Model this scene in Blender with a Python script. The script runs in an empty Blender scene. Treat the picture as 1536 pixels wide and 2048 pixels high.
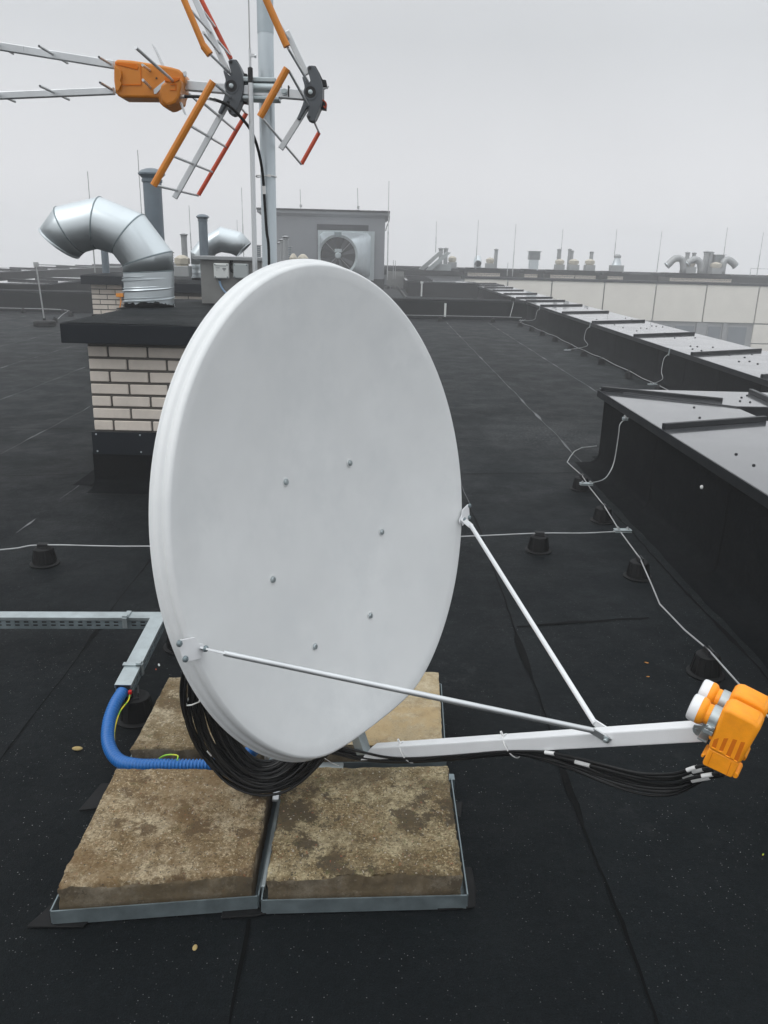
import bpy, bmesh, math, random
from mathutils import Vector, Matrix, noise
random.seed(7)
C = bpy.context.scene.collection
PI = math.pi
V = Vector

# ------------------------------------------------------------------ camera
F, CX, CY, H = 1600.0, 768.0, 1024.0, 1.6
_dy = V(((760-768)/F, (1024-508)/F, -1)).normalized()
_up = V((1, -.026, 0)).cross(_dy).normalized()
_xa = _dy.cross(_up)
M = Matrix((_xa, _dy, _up))                 # camera axes -> world axes
CAM = V((0, 0, H))
cd = bpy.data.cameras.new('camera'); cam = bpy.data.objects.new('camera', cd); C.objects.link(cam)
cam.matrix_world = Matrix.Translation(CAM) @ M.to_4x4()
cd.sensor_fit = 'HORIZONTAL'; cd.sensor_width = 36; cd.lens = 36*F/1536
cd.clip_start = .05; cd.clip_end = 3000
bpy.context.scene.camera = cam

def ray(px, py): return M @ V(((px-CX)/F, (CY-py)/F, -1))
def az(px, py, z=0): d = ray(px, py); return CAM + d*((z-H)/d.z)
def ay(px, py, y): d = ray(px, py); return CAM + d*(y/d.y)
def apl(px, py, P0, N): d = ray(px, py); return CAM + d*((P0-CAM).dot(N)/d.dot(N))

# ------------------------------------------------------------------ mesh helper
class MB:
    def __init__(s): s.v = []; s.f = []; s.m = []; s.mi = 0
    def add(s, vs, fs):
        b = len(s.v); s.v += [V(p) for p in vs]
        for f in fs: s.f.append([i+b for i in f]); s.m.append(s.mi)
        return s
    def box(s, a, b, R=None, o=None):
        x0, y0, z0 = a; x1, y1, z1 = b
        vs = [V(p) for p in ((x0,y0,z0),(x1,y0,z0),(x1,y1,z0),(x0,y1,z0),(x0,y0,z1),(x1,y0,z1),(x1,y1,z1),(x0,y1,z1))]
        if R is not None: vs = [R @ p for p in vs]
        if o is not None: vs = [p+V(o) for p in vs]
        return s.add(vs, [(0,3,2,1),(4,5,6,7),(0,1,5,4),(1,2,6,5),(2,3,7,6),(3,0,4,7)])
    def beam(s, p, q, w, h, upv=(0,0,1), off=(0,0)):
        p = V(p); q = V(q); d = (q-p).normalized(); sd = d.cross(V(upv)).normalized(); u = sd.cross(d)
        vs = []
        for e in (p, q):
            for a, b in ((-1,-1),(1,-1),(1,1),(-1,1)): vs.append(e + sd*(a*w/2+off[0]) + u*(b*h/2+off[1]))
        return s.add(vs, [(0,1,2,3),(7,6,5,4),(0,4,5,1),(1,5,6,2),(2,6,7,3),(3,7,4,0)])
    def rings(s, rs, closed=True, cap=(True, True)):
        n = len(rs[0]); b = len(s.v)
        for r in rs: s.v += [V(p) for p in r]
        for k in range(len(rs)-1):
            for i in range(n if closed else n-1):
                j = (i+1) % n
                s.f.append([b+k*n+i, b+k*n+j, b+(k+1)*n+j, b+(k+1)*n+i]); s.m.append(s.mi)
        if cap[0]: s.f.append([b+i for i in range(n)][::-1]); s.m.append(s.mi)
        if cap[1]: s.f.append([b+(len(rs)-1)*n+i for i in range(n)]); s.m.append(s.mi)
        return s
    def tube(s, path, r, n=8, cap=(True, True), rad=None):
        P = [V(p) for p in path]; rs = []; prev = None
        for i, p in enumerate(P):
            t = (P[min(i+1, len(P)-1)] - P[max(i-1, 0)]).normalized()
            if prev is None:
                a = V((0,0,1)) if abs(t.z) < .9 else V((1,0,0)); x = t.cross(a).normalized()
            else: x = (prev - t*prev.dot(t)).normalized()
            prev = x; y = t.cross(x); rr = rad[i] if rad else r
            rs.append([p + x*(rr*math.cos(2*PI*k/n)) + y*(rr*math.sin(2*PI*k/n)) for k in range(n)])
        return s.rings(rs, True, cap)
    def lathe(s, prof, c=(0,0,0), ax=(0,0,1), n=20, cap=(True, True)):
        ax = V(ax).normalized(); a = V((0,0,1)) if abs(ax.z) < .9 else V((1,0,0)); x = ax.cross(a).normalized(); y = ax.cross(x); c = V(c)
        return s.rings([[c + ax*h + x*(r*math.cos(2*PI*k/n)) + y*(r*math.sin(2*PI*k/n)) for k in range(n)] for r, h in prof], True, cap)
    def prism(s, pts, ex):
        P = [V(p) for p in pts]; ex = V(ex); return s.rings([P, [p+ex for p in P]])
    def grid(s, fn, nu, nv):
        b = len(s.v)
        for j in range(nv+1):
            for i in range(nu+1): s.v.append(V(fn(i/nu, j/nv)))
        for j in range(nv):
            for i in range(nu):
                a = b+j*(nu+1)+i; s.f.append([a, a+1, a+nu+2, a+nu+1]); s.m.append(s.mi)
        return s
    def build(s, name, mats, parent=None, smooth=35, bevel=0, org=None, seg=2, recalc=True):
        me = bpy.data.meshes.new(name)
        if parent is not None: o0 = wloc(parent)
        elif org is not None: o0 = V(org)
        else:
            xs = [p.x for p in s.v]; ys = [p.y for p in s.v]; zs = [p.z for p in s.v]
            o0 = V(((min(xs)+max(xs))/2, (min(ys)+max(ys))/2, min(zs)))
        me.from_pydata([p-o0 for p in s.v], [], s.f)
        if not isinstance(mats, (list, tuple)): mats = [mats]
        for m in mats: me.materials.append(m)
        me.polygons.foreach_set('material_index', s.m)
        if recalc:
            bm = bmesh.new(); bm.from_mesh(me); bmesh.ops.recalc_face_normals(bm, faces=bm.faces); bm.to_mesh(me); bm.free()
        if smooth:
            me.polygons.foreach_set('use_smooth', [True]*len(me.polygons))
            me.set_sharp_from_angle(angle=math.radians(smooth))
        me.update()
        o = bpy.data.objects.new(name, me); C.objects.link(o)
        if parent is not None: o.parent = parent
        else: o.location = o0
        if bevel:
            b = o.modifiers.new('bevel', 'BEVEL'); b.width = bevel; b.segments = seg; b.limit_method = 'ANGLE'; b.angle_limit = math.radians(40)
        return o
def wloc(o):
    l = V(o.location)
    while o.parent: o = o.parent; l += V(o.location)
    return l
def tag(o, label, cat, group=None, kind=None):
    if label: o['label'] = label
    if cat: o['category'] = cat
    if group: o['group'] = group
    if kind: o['kind'] = kind
    return o
def thing(name, label, cat, loc, group=None):
    o = bpy.data.objects.new(name, None); C.objects.link(o); o.location = loc; o.empty_display_size = .1
    return tag(o, label, cat, group)
def struct(o): o['kind'] = 'structure'; return o
def copy_tree(o, loc=None, label=None, rz=None, sc=None, parent=None):
    c = o.copy(); C.objects.link(c)
    if parent is not None: c.parent = parent
    if loc is not None: c.location = loc
    if label: c['label'] = label
    if rz is not None: c.rotation_euler = (0, 0, rz)
    if sc: c.scale = sc
    for ch in list(o.children): copy_tree(ch, parent=c)
    return c
def smoothpath(pts, k=8):
    P = [V(p) for p in pts]; out = []
    for i in range(len(P)-1):
        p0 = P[max(i-1,0)]; p1 = P[i]; p2 = P[i+1]; p3 = P[min(i+2, len(P)-1)]
        for j in range(k):
            t = j/k
            out.append(.5*((2*p1) + (p2-p0)*t + (2*p0-5*p1+4*p2-p3)*t*t + (3*p1-p0-3*p2+p3)*t*t*t))
    out.append(P[-1]); return out
def resample(path, step):
    out = [path[0]]; acc = 0
    for a, b in zip(path, path[1:]):
        L = (b-a).length; d = step-acc
        while d <= L: out.append(a.lerp(b, d/L)); d += step
        acc = (L-(d-step))
    return out

# ------------------------------------------------------------------ materials
def nd(nt, t, **kw):
    n = nt.nodes.new(t)
    for k, v in kw.items():
        if k.startswith('i_'): n.inputs[k[2:]].default_value = v
        else: setattr(n, k, v)
    return n
def pm(name, col, rough=.5, metal=0, var=.12, vs=6, bump=0, bs=150, spec=.5, rv=.08, col2=None, c2=(.45,.6), s2=12, streak=False, coat=0):
    m = bpy.data.materials.new(name); m.use_nodes = True; nt = m.node_tree; L = nt.links
    b = nt.nodes['Principled BSDF']; tc = nd(nt, 'ShaderNodeTexCoord')
    co = tc.outputs['Object']
    if streak:
        mp = nd(nt, 'ShaderNodeMapping'); mp.inputs['Scale'].default_value = (1, 1, .12); L.new(co, mp.inputs[0]); co2 = mp.outputs[0]
    else: co2 = co
    n1 = nd(nt, 'ShaderNodeTexNoise'); n1.inputs['Scale'].default_value = vs; n1.inputs['Detail'].default_value = 8; n1.inputs['Roughness'].default_value = .65
    L.new(co2, n1.inputs['Vector'])
    mr = nd(nt, 'ShaderNodeMapRange'); mr.inputs[1].default_value = .3; mr.inputs[2].default_value = .7; mr.inputs[3].default_value = 1-var; mr.inputs[4].default_value = 1+var
    L.new(n1.outputs['Fac'], mr.inputs[0])
    mx = nd(nt, 'ShaderNodeVectorMath', operation='SCALE'); mx.inputs[0].default_value = col[:3]; L.new(mr.outputs[0], mx.inputs['Scale'])
    out = mx.outputs[0]
    if col2:
        n2 = nd(nt, 'ShaderNodeTexNoise'); n2.inputs['Scale'].default_value = s2; n2.inputs['Detail'].default_value = 10; n2.inputs['Roughness'].default_value = .7
        L.new(co2, n2.inputs['Vector'])
        r2 = nd(nt, 'ShaderNodeMapRange'); r2.inputs[1].default_value = c2[0]; r2.inputs[2].default_value = c2[1]; L.new(n2.outputs['Fac'], r2.inputs[0])
        mm = nd(nt, 'ShaderNodeMix', data_type='RGBA'); L.new(r2.outputs[0], mm.inputs['Factor']); L.new(out, mm.inputs['A']); mm.inputs['B'].default_value = (*col2, 1)
        out = mm.outputs['Result']
    L.new(out, b.inputs['Base Color'])
    rr = nd(nt, 'ShaderNodeMapRange'); rr.inputs[1].default_value = .3; rr.inputs[2].default_value = .7; rr.inputs[3].default_value = max(.03, rough-rv); rr.inputs[4].default_value = min(1, rough+rv)
    L.new(n1.outputs['Fac'], rr.inputs[0]); L.new(rr.outputs[0], b.inputs['Roughness'])
    b.inputs['Metallic'].default_value = metal; b.inputs['Specular IOR Level'].default_value = spec
    if coat: b.inputs['Coat Weight'].default_value = coat
    if bump:
        n3 = nd(nt, 'ShaderNodeTexNoise'); n3.inputs['Scale'].default_value = bs; n3.inputs['Detail'].default_value = 4; L.new(co, n3.inputs['Vector'])
        bp = nd(nt, 'ShaderNodeBump'); bp.inputs['Strength'].default_value = bump; bp.inputs['Distance'].default_value = .002
        L.new(n3.outputs['Fac'], bp.inputs['Height']); L.new(bp.outputs[0], b.inputs['Normal'])
    return m

def membrane(name, base, speck=.5, stains=True, rough=.62):
    m = bpy.data.materials.new(name); m.use_nodes = True; nt = m.node_tree; L = nt.links
    b = nt.nodes['Principled BSDF']; g = nd(nt, 'ShaderNodeNewGeometry'); P = g.outputs['Position']
    def noi(sc, det=6, r=.6):
        n = nd(nt, 'ShaderNodeTexNoise'); n.inputs['Scale'].default_value = sc; n.inputs['Detail'].default_value = det; n.inputs['Roughness'].default_value = r; L.new(P, n.inputs['Vector']); return n.outputs['Fac']
    def mrr(x, a, c, d, e):
        n = nd(nt, 'ShaderNodeMapRange'); n.inputs[1].default_value = a; n.inputs[2].default_value = c; n.inputs[3].default_value = d; n.inputs[4].default_value = e; L.new(x, n.inputs[0]); return n.outputs[0]
    def mul(x, y, op='MULTIPLY'):
        n = nd(nt, 'ShaderNodeMath', operation=op)
        for i, q in enumerate((x, y)):
            if isinstance(q, (int, float)): n.inputs[i].default_value = q
            else: L.new(q, n.inputs[i])
        return n.outputs[0]
    big = mrr(noi(.9, 5), .35, .65, .8, 1.25); fine = mul(mrr(noi(220, 3, .8), .35, .65, .45, 1.7), mrr(noi(48, 6, .8), .38, .62, .7, 1.35))
    sc = mul(big, fine)
    cv = nd(nt, 'ShaderNodeVectorMath', operation='SCALE'); cv.inputs[0].default_value = base; L.new(sc, cv.inputs['Scale']); col = cv.outputs[0]
    if stains:
        sxp = nd(nt, 'ShaderNodeSeparateXYZ'); L.new(P, sxp.inputs[0])
        ix = mul(mul(mul(sxp.outputs[0], -.645, 'ADD'), 1/1.065), 0, 'ADD'); fl = nd(nt, 'ShaderNodeMath', operation='FLOOR'); L.new(ix, fl.inputs[0])
        wn = nd(nt, 'ShaderNodeTexWhiteNoise', noise_dimensions='1D'); L.new(fl.outputs[0], wn.inputs['W'])
        cv2 = nd(nt, 'ShaderNodeVectorMath', operation='SCALE'); L.new(col, cv2.inputs[0]); L.new(mrr(wn.outputs['Value'], 0, 1, .78, 1.3), cv2.inputs['Scale']); col = cv2.outputs[0]
        dmp = mrr(noi(1.1, 10, .75), .46, .62, 0, .28); md = nd(nt, 'ShaderNodeMix', data_type='RGBA'); L.new(dmp, md.inputs['Factor']); L.new(col, md.inputs['A']); md.inputs['B'].default_value = (.0028, .0034, .004, 1); col = md.outputs['Result']
        sn = mrr(noi(7, 10, .75), .56, .72, 0, .28)
        mk = mrr(noi(.5, 3), .52, .66, 0, 1)
        dl = nd(nt, 'ShaderNodeVectorMath', operation='DISTANCE'); L.new(P, dl.inputs[0]); dl.inputs[1].default_value = (1.62, 7.5, 0)
        near = mrr(dl.outputs['Value'], .2, .9, 1.0, 0)
        sp = mrr(noi(45, 6, .8), .5, .62, 0, .55)
        f1 = mul(sn, mk); f2 = mul(near, sp); ff = mul(f1, f2, 'MAXIMUM')
        mm = nd(nt, 'ShaderNodeMix', data_type='RGBA'); L.new(ff, mm.inputs['Factor']); L.new(col, mm.inputs['A']); mm.inputs['B'].default_value = (.16, .165, .17, 1); col = mm.outputs['Result']
    if speck:
        vo = nd(nt, 'ShaderNodeTexVoronoi'); vo.inputs['Scale'].default_value = 135; L.new(P, vo.inputs['Vector'])
        sx = nd(nt, 'ShaderNodeSeparateColor'); L.new(vo.outputs['Color'], sx.inputs[0])
        a = mrr(vo.outputs['Distance'], .13, .21, 1, 0); c = mrr(sx.outputs[0], .80, 1.0, 0, .9)
        pat = mul(mrr(noi(1.3, 4), .38, .62, .2, 1), mrr(noi(9, 4, .7), .36, .6, .35, 1))
        f = mul(mul(mul(a, c), pat), speck)
        mm = nd(nt, 'ShaderNodeMix', data_type='RGBA'); L.new(f, mm.inputs['Factor']); L.new(col, mm.inputs['A']); mm.inputs['B'].default_value = (.62, .63, .62, 1); col = mm.outputs['Result']
    L.new(col, b.inputs['Base Color'])
    L.new(mrr(noi(2.4, 10, .75), .38, .62, rough-.09, rough+.12), b.inputs['Roughness'])
    b.inputs['Specular IOR Level'].default_value = .09 if stains else .04; b.inputs['Specular Tint'].default_value = (.86, .97, 1, 1)
    h = mul(noi(260, 3, .8), mul(noi(24, 4), 1.5), 'ADD')
    bp = nd(nt, 'ShaderNodeBump'); bp.inputs['Strength'].default_value = .7; bp.inputs['Distance'].default_value = .005; L.new(h, bp.inputs['Height']); L.new(bp.outputs[0], b.inputs['Normal'])
    return m

def concrete(name, c1, c2, dark, seed, rough_s=1.0, green=.35):
    m = bpy.data.materials.new(name); m.use_nodes = True; nt = m.node_tree; L = nt.links
    b = nt.nodes['Principled BSDF']; tc = nd(nt, 'ShaderNodeTexCoord'); mp = nd(nt, 'ShaderNodeMapping'); mp.inputs['Location'].default_value = (seed*3.1, seed*1.7, seed); L.new(tc.outputs['Object'], mp.inputs[0]); P = mp.outputs[0]
    def noi(sc, det=8, r=.7):
        n = nd(nt, 'ShaderNodeTexNoise'); n.inputs['Scale'].default_value = sc; n.inputs['Detail'].default_value = det; n.inputs['Roughness'].default_value = r; L.new(P, n.inputs['Vector']); return n.outputs['Fac']
    def mrr(x, a, c, d=0, e=1):
        n = nd(nt, 'ShaderNodeMapRange'); n.inputs[1].default_value = a; n.inputs[2].default_value = c; n.inputs[3].default_value = d; n.inputs[4].default_value = e; L.new(x, n.inputs[0]); return n.outputs[0]
    def mix(f, A, B):
        n = nd(nt, 'ShaderNodeMix', data_type='RGBA'); L.new(f, n.inputs['Factor'])
        for k, q in (('A', A), ('B', B)):
            if isinstance(q, tuple): n.inputs[k].default_value = (*q, 1)
            else: L.new(q, n.inputs[k])
        return n.outputs['Result']
    col = mix(mrr(noi(7, 12, .78), .45, .57), c1, c2); col = mix(mrr(noi(11, 10, .8), .57, .66, 0, .55*rough_s), col, (.50, .45, .36))
    col = mix(mrr(noi(19, 10, .8), .46, .60, 0, .75*rough_s), col, (c1[0]*.5, c1[1]*.46, c1[2]*.36))
    col = mix(mrr(noi(95, 5, .8), .50, .60, 0, .8*rough_s), col, tuple(x*.42 for x in c1))
    col = mix(mrr(noi(130, 4, .8), .54, .62, 0, .7*rough_s), col, tuple(min(1, x*1.35) for x in c2))
    col = mix(mrr(noi(5.5, 12, .78), .53, .565, 0, .9), col, dark); col = mix(mrr(noi(3.4, 12, .8), .48, .56, 0, .7), col, (dark[0]*1.5, dark[1]*1.45, dark[2]*1.3))
    col = mix(mrr(noi(23, 10, .85), .56, .62, 0, green), col, (.085, .095, .03))
    vo = nd(nt, 'ShaderNodeTexVoronoi'); vo.inputs['Scale'].default_value = 150; wv = nd(nt, 'ShaderNodeTexNoise'); wv.inputs['Scale'].default_value = 120; L.new(P, wv.inputs['Vector']); wa = nd(nt, 'ShaderNodeVectorMath', operation='MULTIPLY_ADD'); L.new(wv.outputs['Color'], wa.inputs[0]); wa.inputs[1].default_value = (.012, .012, .012); L.new(P, wa.inputs[2]); L.new(wa.outputs[0], vo.inputs['Vector'])
    sx = nd(nt, 'ShaderNodeSeparateColor'); L.new(vo.outputs['Color'], sx.inputs[0])
    d = mrr(vo.outputs['Distance'], .25, .4, 1, 0)
    def mul(x, y):
        n = nd(nt, 'ShaderNodeMath', operation='MULTIPLY'); L.new(x, n.inputs[0]); L.new(y, n.inputs[1]); return n.outputs[0]
    col = mix(mul(d, mrr(sx.outputs[0], .72, .76, 0, .85*rough_s)), col, (.045, .04, .035))
    col = mix(mul(d, mrr(sx.outputs[1], .93, .95, 0, .7*rough_s)), col, (.5, .46, .38))
    col = mix(mul(d, mrr(sx.outputs[2], .95, .97, 0, .6*rough_s)), col, (.3, .10, .05))
    L.new(col, b.inputs['Base Color']); b.inputs['Roughness'].default_value = .9; b.inputs['Specular IOR Level'].default_value = .25
    n = nd(nt, 'ShaderNodeMath', operation='ADD'); L.new(noi(60, 8, .8), n.inputs[0]); L.new(noi(14, 6), n.inputs[1])
    bp = nd(nt, 'ShaderNodeBump'); bp.inputs['Strength'].default_value = .9*rough_s; bp.inputs['Distance'].default_value = .006; L.new(n.outputs[0], bp.inputs['Height']); L.new(bp.outputs[0], b.inputs['Normal'])
    return m

K = {}
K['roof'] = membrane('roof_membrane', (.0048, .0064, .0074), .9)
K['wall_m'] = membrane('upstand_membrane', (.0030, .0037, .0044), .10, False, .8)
K['seam'] = pm('bitumen_bead', (.050, .054, .058), .45, 0, .5, 9, .5, 90, col2=(.17,.175,.18), c2=(.47,.6), s2=3, spec=.3)
K['seamd'] = pm('dark_bitumen', (.0022, .0025, .0027), .75, 0, .4, 9, .5, 90, spec=.06)
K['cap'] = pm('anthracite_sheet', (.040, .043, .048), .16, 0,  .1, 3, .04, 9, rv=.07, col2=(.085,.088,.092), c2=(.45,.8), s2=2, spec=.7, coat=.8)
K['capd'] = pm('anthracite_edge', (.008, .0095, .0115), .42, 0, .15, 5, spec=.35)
K['fascia'] = pm('blue_black_sheet', (.0052, .0082, .0125), .5, 0, .12, 4, spec=.2)
K['brick'] = pm('cream_brick', (.66, .595, .525), .8, 0, .12, 5, .35, 120, col2=(.50,.40,.30), c2=(.6,.85), s2=3)
K['mortar'] = pm('dark_mortar', (.09, .082, .072), .9, 0, .2, 20, .6, 120)
K['duct'] = pm('zinc_duct', (.60, .65, .67), .40, .88, .06, 3.5, .02, 30, rv=.05)
K['galv'] = pm('galvanised_steel', (.42, .47, .48), .42, .75, .16, 14, .05, 60, rv=.1, streak=True)
K['galvd'] = pm('weathered_galvanised', (.20, .245, .26), .5, .6, .22, 18, .05, 60, rv=.1)
K['rod'] = pm('steel_wire', (.40, .41, .41), .42, .5, .15, 12)
K['alu'] = pm('brushed_aluminium', (.60, .62, .63), .34, .7, .1, 10, .03, 60, streak=True)
K['dish'] = pm('dish_paint', (.73, .745, .745), .5, 0, .05, 3, .04, 260, col2=(.685,.703,.706), c2=(.46,.64), s2=5, spec=.4)
K['white'] = pm('white_paint', (.74, .75, .76), .4, 0, .05, 8, spec=.45)
K['orange'] = pm('orange_plastic', (.93, .33, .010), .46, 0, .10, 30, .12, 300, spec=.4, col2=(.80,.27,.015), c2=(.52,.7), s2=22)
K['orange_shade'] = pm('shaded_orange_plastic', (.62, .15, .003), .6, 0, .08, 8, spec=.3)  # darker copy of the orange, paints shade into slots, grooves and recesses
K['amber'] = pm('amber_plastic', (.58, .20, .018), .42, 0, .1, 9, spec=.45)
K['red'] = pm('red_orange_plastic', (.50, .062, .018), .45, 0, .15, 9)
K['gplast'] = pm('grey_plastic', (.085, .095, .105), .48, 0, .08, 12)
K['black'] = pm('black_plastic', (.012, .012, .013), .42, 0, .15, 12)
K['cone'] = pm('black_rubber', (.004, .0042, .0045), .6, 0, .25, 16, .1, 120, spec=.2)
K['cable'] = pm('black_cable', (.003, .0032, .0035), .42, 0, .15, 20, spec=.35)
K['blue'] = pm('blue_conduit', (.008, .125, .40), .38, 0, .08, 10)
K['gy'] = pm('green_yellow_wire', (.22, .5, .03), .45, 0, .1, 10, col2=(.75,.62,.02), c2=(.45,.5), s2=18)
K['label'] = pm('white_sleeve', (.72, .72, .71), .55, 0, .08, 40)
K['pvc'] = pm('grey_pvc', (.12, .15, .175), .45, 0, .12, 6)
K['mast'] = pm('mast_zinc', (.56, .62, .65), .38, .6, .10, 9, .05, 60, rv=.1, streak=True)
K['pvcl'] = pm('light_grey_pvc', (.27, .28, .285), .5, 0, .1, 6)
K['cab'] = pm('grey_sheet_cabinet', (.25, .25, .24), .45, .2, .1, 7, .05, 40)
K['box'] = pm('light_box_plastic', (.62, .64, .62), .5, 0, .04, 10)
K['box2'] = pm('grey_box_plastic', (.36, .39, .39), .5, 0, .04, 10)
K['render'] = pm('grey_render', (.19, .20, .215), .9, 0, .06, 2, .2, 60)
K['cream'] = pm('cream_panel', (.76, .73, .66), .55, 0, .04, 1.2)
K['glass'] = pm('window_glass', (.16, .18, .20), .12, 0, .15, .6)
K['tan'] = pm('tan_housing', (.48, .44, .36), .6, .1, .1, 6)
K['slat'] = pm('vent_sheet', (.33, .34, .34), .45, .5, .1, 6)
K['dark'] = pm('shaded_inside', (.015, .016, .017), .7)
K['ground'] = pm('asphalt_ground', (.05, .05, .05), .9, 0, .2, .1)
K['fan'] = pm('dark_blade', (.045,.05,.055), .5)
K['stone'] = pm('pebble', (.36, .27, .11), .85, 0, .3, 60, .5, 100)
K['leaf'] = pm('dead_leaf', (.5, .22, .04), .8, 0, .3, 40)
K['conc1'] = concrete('rough_concrete_a', (.215, .150, .078), (.43, .355, .235), (.105, .068, .034), 1, .9, .3)
K['conc2'] = concrete('rough_concrete_b', (.195, .140, .070), (.39, .33, .205), (.060, .045, .026), 2, 1.0, .6)
K['conc3'] = concrete('rough_concrete_c', (.20, .152, .085), (.40, .34, .235), (.085, .060, .032), 3, .9, .5)
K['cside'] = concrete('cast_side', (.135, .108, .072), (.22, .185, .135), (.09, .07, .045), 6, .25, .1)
K['conc4'] = concrete('smooth_concrete', (.36, .29, .18), (.46, .39, .27), (.27, .205, .12), 4, .3, .08)

# ------------------------------------------------------------------ roof deck
def nz(x, y, s, a, seed=0): return noise.noise(V((x*s+seed, y*s+seed*.7, seed*1.3)))*a
mb = MB(); mb.box((-60, -8, -12), (5.08, 60, -.02))
def rf(u, v):
    x = -60+u*65; y = -8+v*68; return (x, y, 0)
mb.mi = 1; mb.grid(rf, 24, 24)
# overlap seams between the rolls: thin irregular raised beads
def seamline(mb, p, q, w0, w1, seed, wig=.012, gap=0):
    p = V(p); q = V(q); L = (q-p).length; n = max(6, int(L/.05)) if L < 12 else int(L/.09)
    d = (q-p).normalized(); s = V((-d.y, d.x, 0)); run = []
    for i in range(n+1):
        t = i/n; c = p.lerp(q, t); a = noise.noise(V((t*L*1.3, seed, 0)))*wig + noise.noise(V((t*L*9, seed, 3)))*wig*.3
        w = w0 + (w1-w0)*max(0, noise.noise(V((t*L*2.2, seed+5, 1)))*1.8+.25*noise.noise(V((t*L*16, seed+8, 1))))
        if gap and noise.noise(V((t*L*1.1, seed+20, 0))) < gap: w = 0
        run.append((c + s*(a-w/2) + V((0,0,.004)), c + s*(a+w/2) + V((0,0,.004)), w))
    for (a, b, w), (c2, d2, w2) in zip(run, run[1:]):
        if w > 0 or w2 > 0: mb.add([a, b, d2, c2], [(0,1,2,3)])
mb.mi = 2
mb.mi = 3; seamline(mb, (.645, 1.0, 0), (.645, 5.2, 0), .006, .04, 61, .02); seamline(mb, (-1.2, 1.6, 0), (-1.2, 5.2, 0), .004, .03, 62, .02); seamline(mb, (.68, -1, 0), (.645, 1.0, 0), .004, .01, 63, .02); mb.mi = 2
for i, X in enumerate((1.71, .645, -.43, 2.79)):
    y0 = 6.35 if X == 1.71 else (6.5 if X == 2.79 else 5.2)
    if X == -.43: mb.mi = 3; seamline(mb, (-.29, -1, 0), (-.29, 1.6, 0), .003, .01, i); mb.mi = 2; continue
    seamline(mb, (X, max(y0, 1.0), 0), (X, 20.9, 0), .005, .030, i, .02)
    if y0 < 1: seamline(mb, (X+.03, -1, 0), (X, 1.0, 0), .002, .01, i+30, .02)
for i, X in enumerate((-2.08, -3.0, -4.05, -5.12, -6.2, -7.25, -8.3, -9.4, -10.4)):
    seamline(mb, (X, 4.4 if i == 0 else -1, 0), (X, 20.9, 0), .003, .03, i+11, .03, -.25)
mb.mi = 3
for i, (x0, x1, y) in enumerate(((.66,1.6,5.95),(.78,1.70,8.45),(.75,1.7,13.9),(1.72,2.78,11.8),(1.72,2.8,15.7),(-.43,.63,7.3),(.66,1.3,3.3),(-2.7,-2.1,5.6),
        (-3.6,-2.56,7.15),(-4.9,-4.0,10.2),(-6.1,-5.1,12.7),(-1.49,-.45,9.5),(-3.0,-4.0,4.6),(-1.5,-.5,4.9),(-7.2,-6.2,15.2),(.66,1.7,18),(-5.1,-4.1,7.9))):
    seamline(mb, (x0, y, 0), (x1, y+.12, 0), .010, .028, i+50, .03)
seamline(mb, (1.58, 5.8, .002), (1.60, 2.6, .002), .008, .05, 77, .03)
struct(mb.build('roof_deck', [K['render'], K['roof'], K['seam'], K['seamd']], smooth=0, org=(0, 0, 0)))
g = MB(); g.box((-190, -190, -12.3), (190, 190, -12.02)); struct(g.build('ground', K['ground'], smooth=0, org=(0, 0, -12)))

# ------------------------------------------------------------------ parapets
def upstand(mb, p, q, nrm, h, cove=.16, step=.12, seed=0, lean=0):
    """membrane wall face from p to q (base line) with a coved foot towards nrm"""
    p = V(p); q = V(q); nrm = V(nrm); L = (q-p).length; n = max(2, int(L/step))
    prof = [(cove+.11, .004)] + [(cove*(1-math.sin(a))+lean*0, cove*(1-math.cos(a))+.005) for a in [i*PI/12 for i in range(7)]] + [(0, cove+(h-cove)*k/3) for k in (1, 2, 3)]
    def fn(u, v):
        k = v*(len(prof)-1); i = min(int(k), len(prof)-2); f = k-i
        o = prof[i][0]*(1-f)+prof[i+1][0]*f; z = prof[i][1]*(1-f)+prof[i+1][1]*f
        c = p.lerp(q, u); e = noise.noise(V((u*L*1.6, z*3+seed, seed)))*.006
        if v < .05: o += noise.noise(V((u*L*4, seed, 9)))*.02
        return c + nrm*(o+e) + V((0,0,z))
    mb.grid(fn, n, len(prof)-1)
def vseam(mb, p, nrm, h, cove, seed):
    p = V(p); nrm = V(nrm); t = V((-nrm.y, nrm.x, 0)); rs = []
    for i in range(13):
        if i < 7: a = i*PI/12; o = cove*(1-math.sin(a)); z = cove*(1-math.cos(a))+.005
        else: o = 0; z = cove+(h-cove)*(i-6)/6
        c = p + nrm*(o+.013) + V((0,0,z)) + t*noise.noise(V((z*5, seed, 0)))*.02
        rs.append((c-t*.008, c+t*.008-nrm*.004))
    for a, b in zip(rs, rs[1:]): mb.add([a[0], a[1], b[1], b[0]], [(0,1,2,3)])

def ribs(root, segs, z, w=.035, h=.035, bevel=.004):
    for (a, b) in segs:
        mb = MB(); mb.beam(V((a[0], a[1], z+h/2)), V((b[0], b[1], z+h/2)), w, h); mb.build('standing_seam', K['capd'], root, smooth=0, bevel=bevel)
def dots(root, pts, prof, name='capping_screw', mat='capd', ax=(0, 0, 1), n=7):
    mb = MB(); mb.lathe(prof, wloc(root), ax, n=n); o = mb.build(name, K[mat], root); o.location = V(pts[0])-wloc(root)
    for p in pts[1:]:
        c = o.copy(); C.objects.link(c); c.parent = root; c.location = V(p)-wloc(root)
def cappiece(mb, pts, z, t=.02, drop=.055):
    """flat sheet with folded down edges"""
    P = [V((x, y, z)) for x, y in pts]; mb.prism([p-V((0,0,drop)) for p in P], (0, 0, drop))

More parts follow.
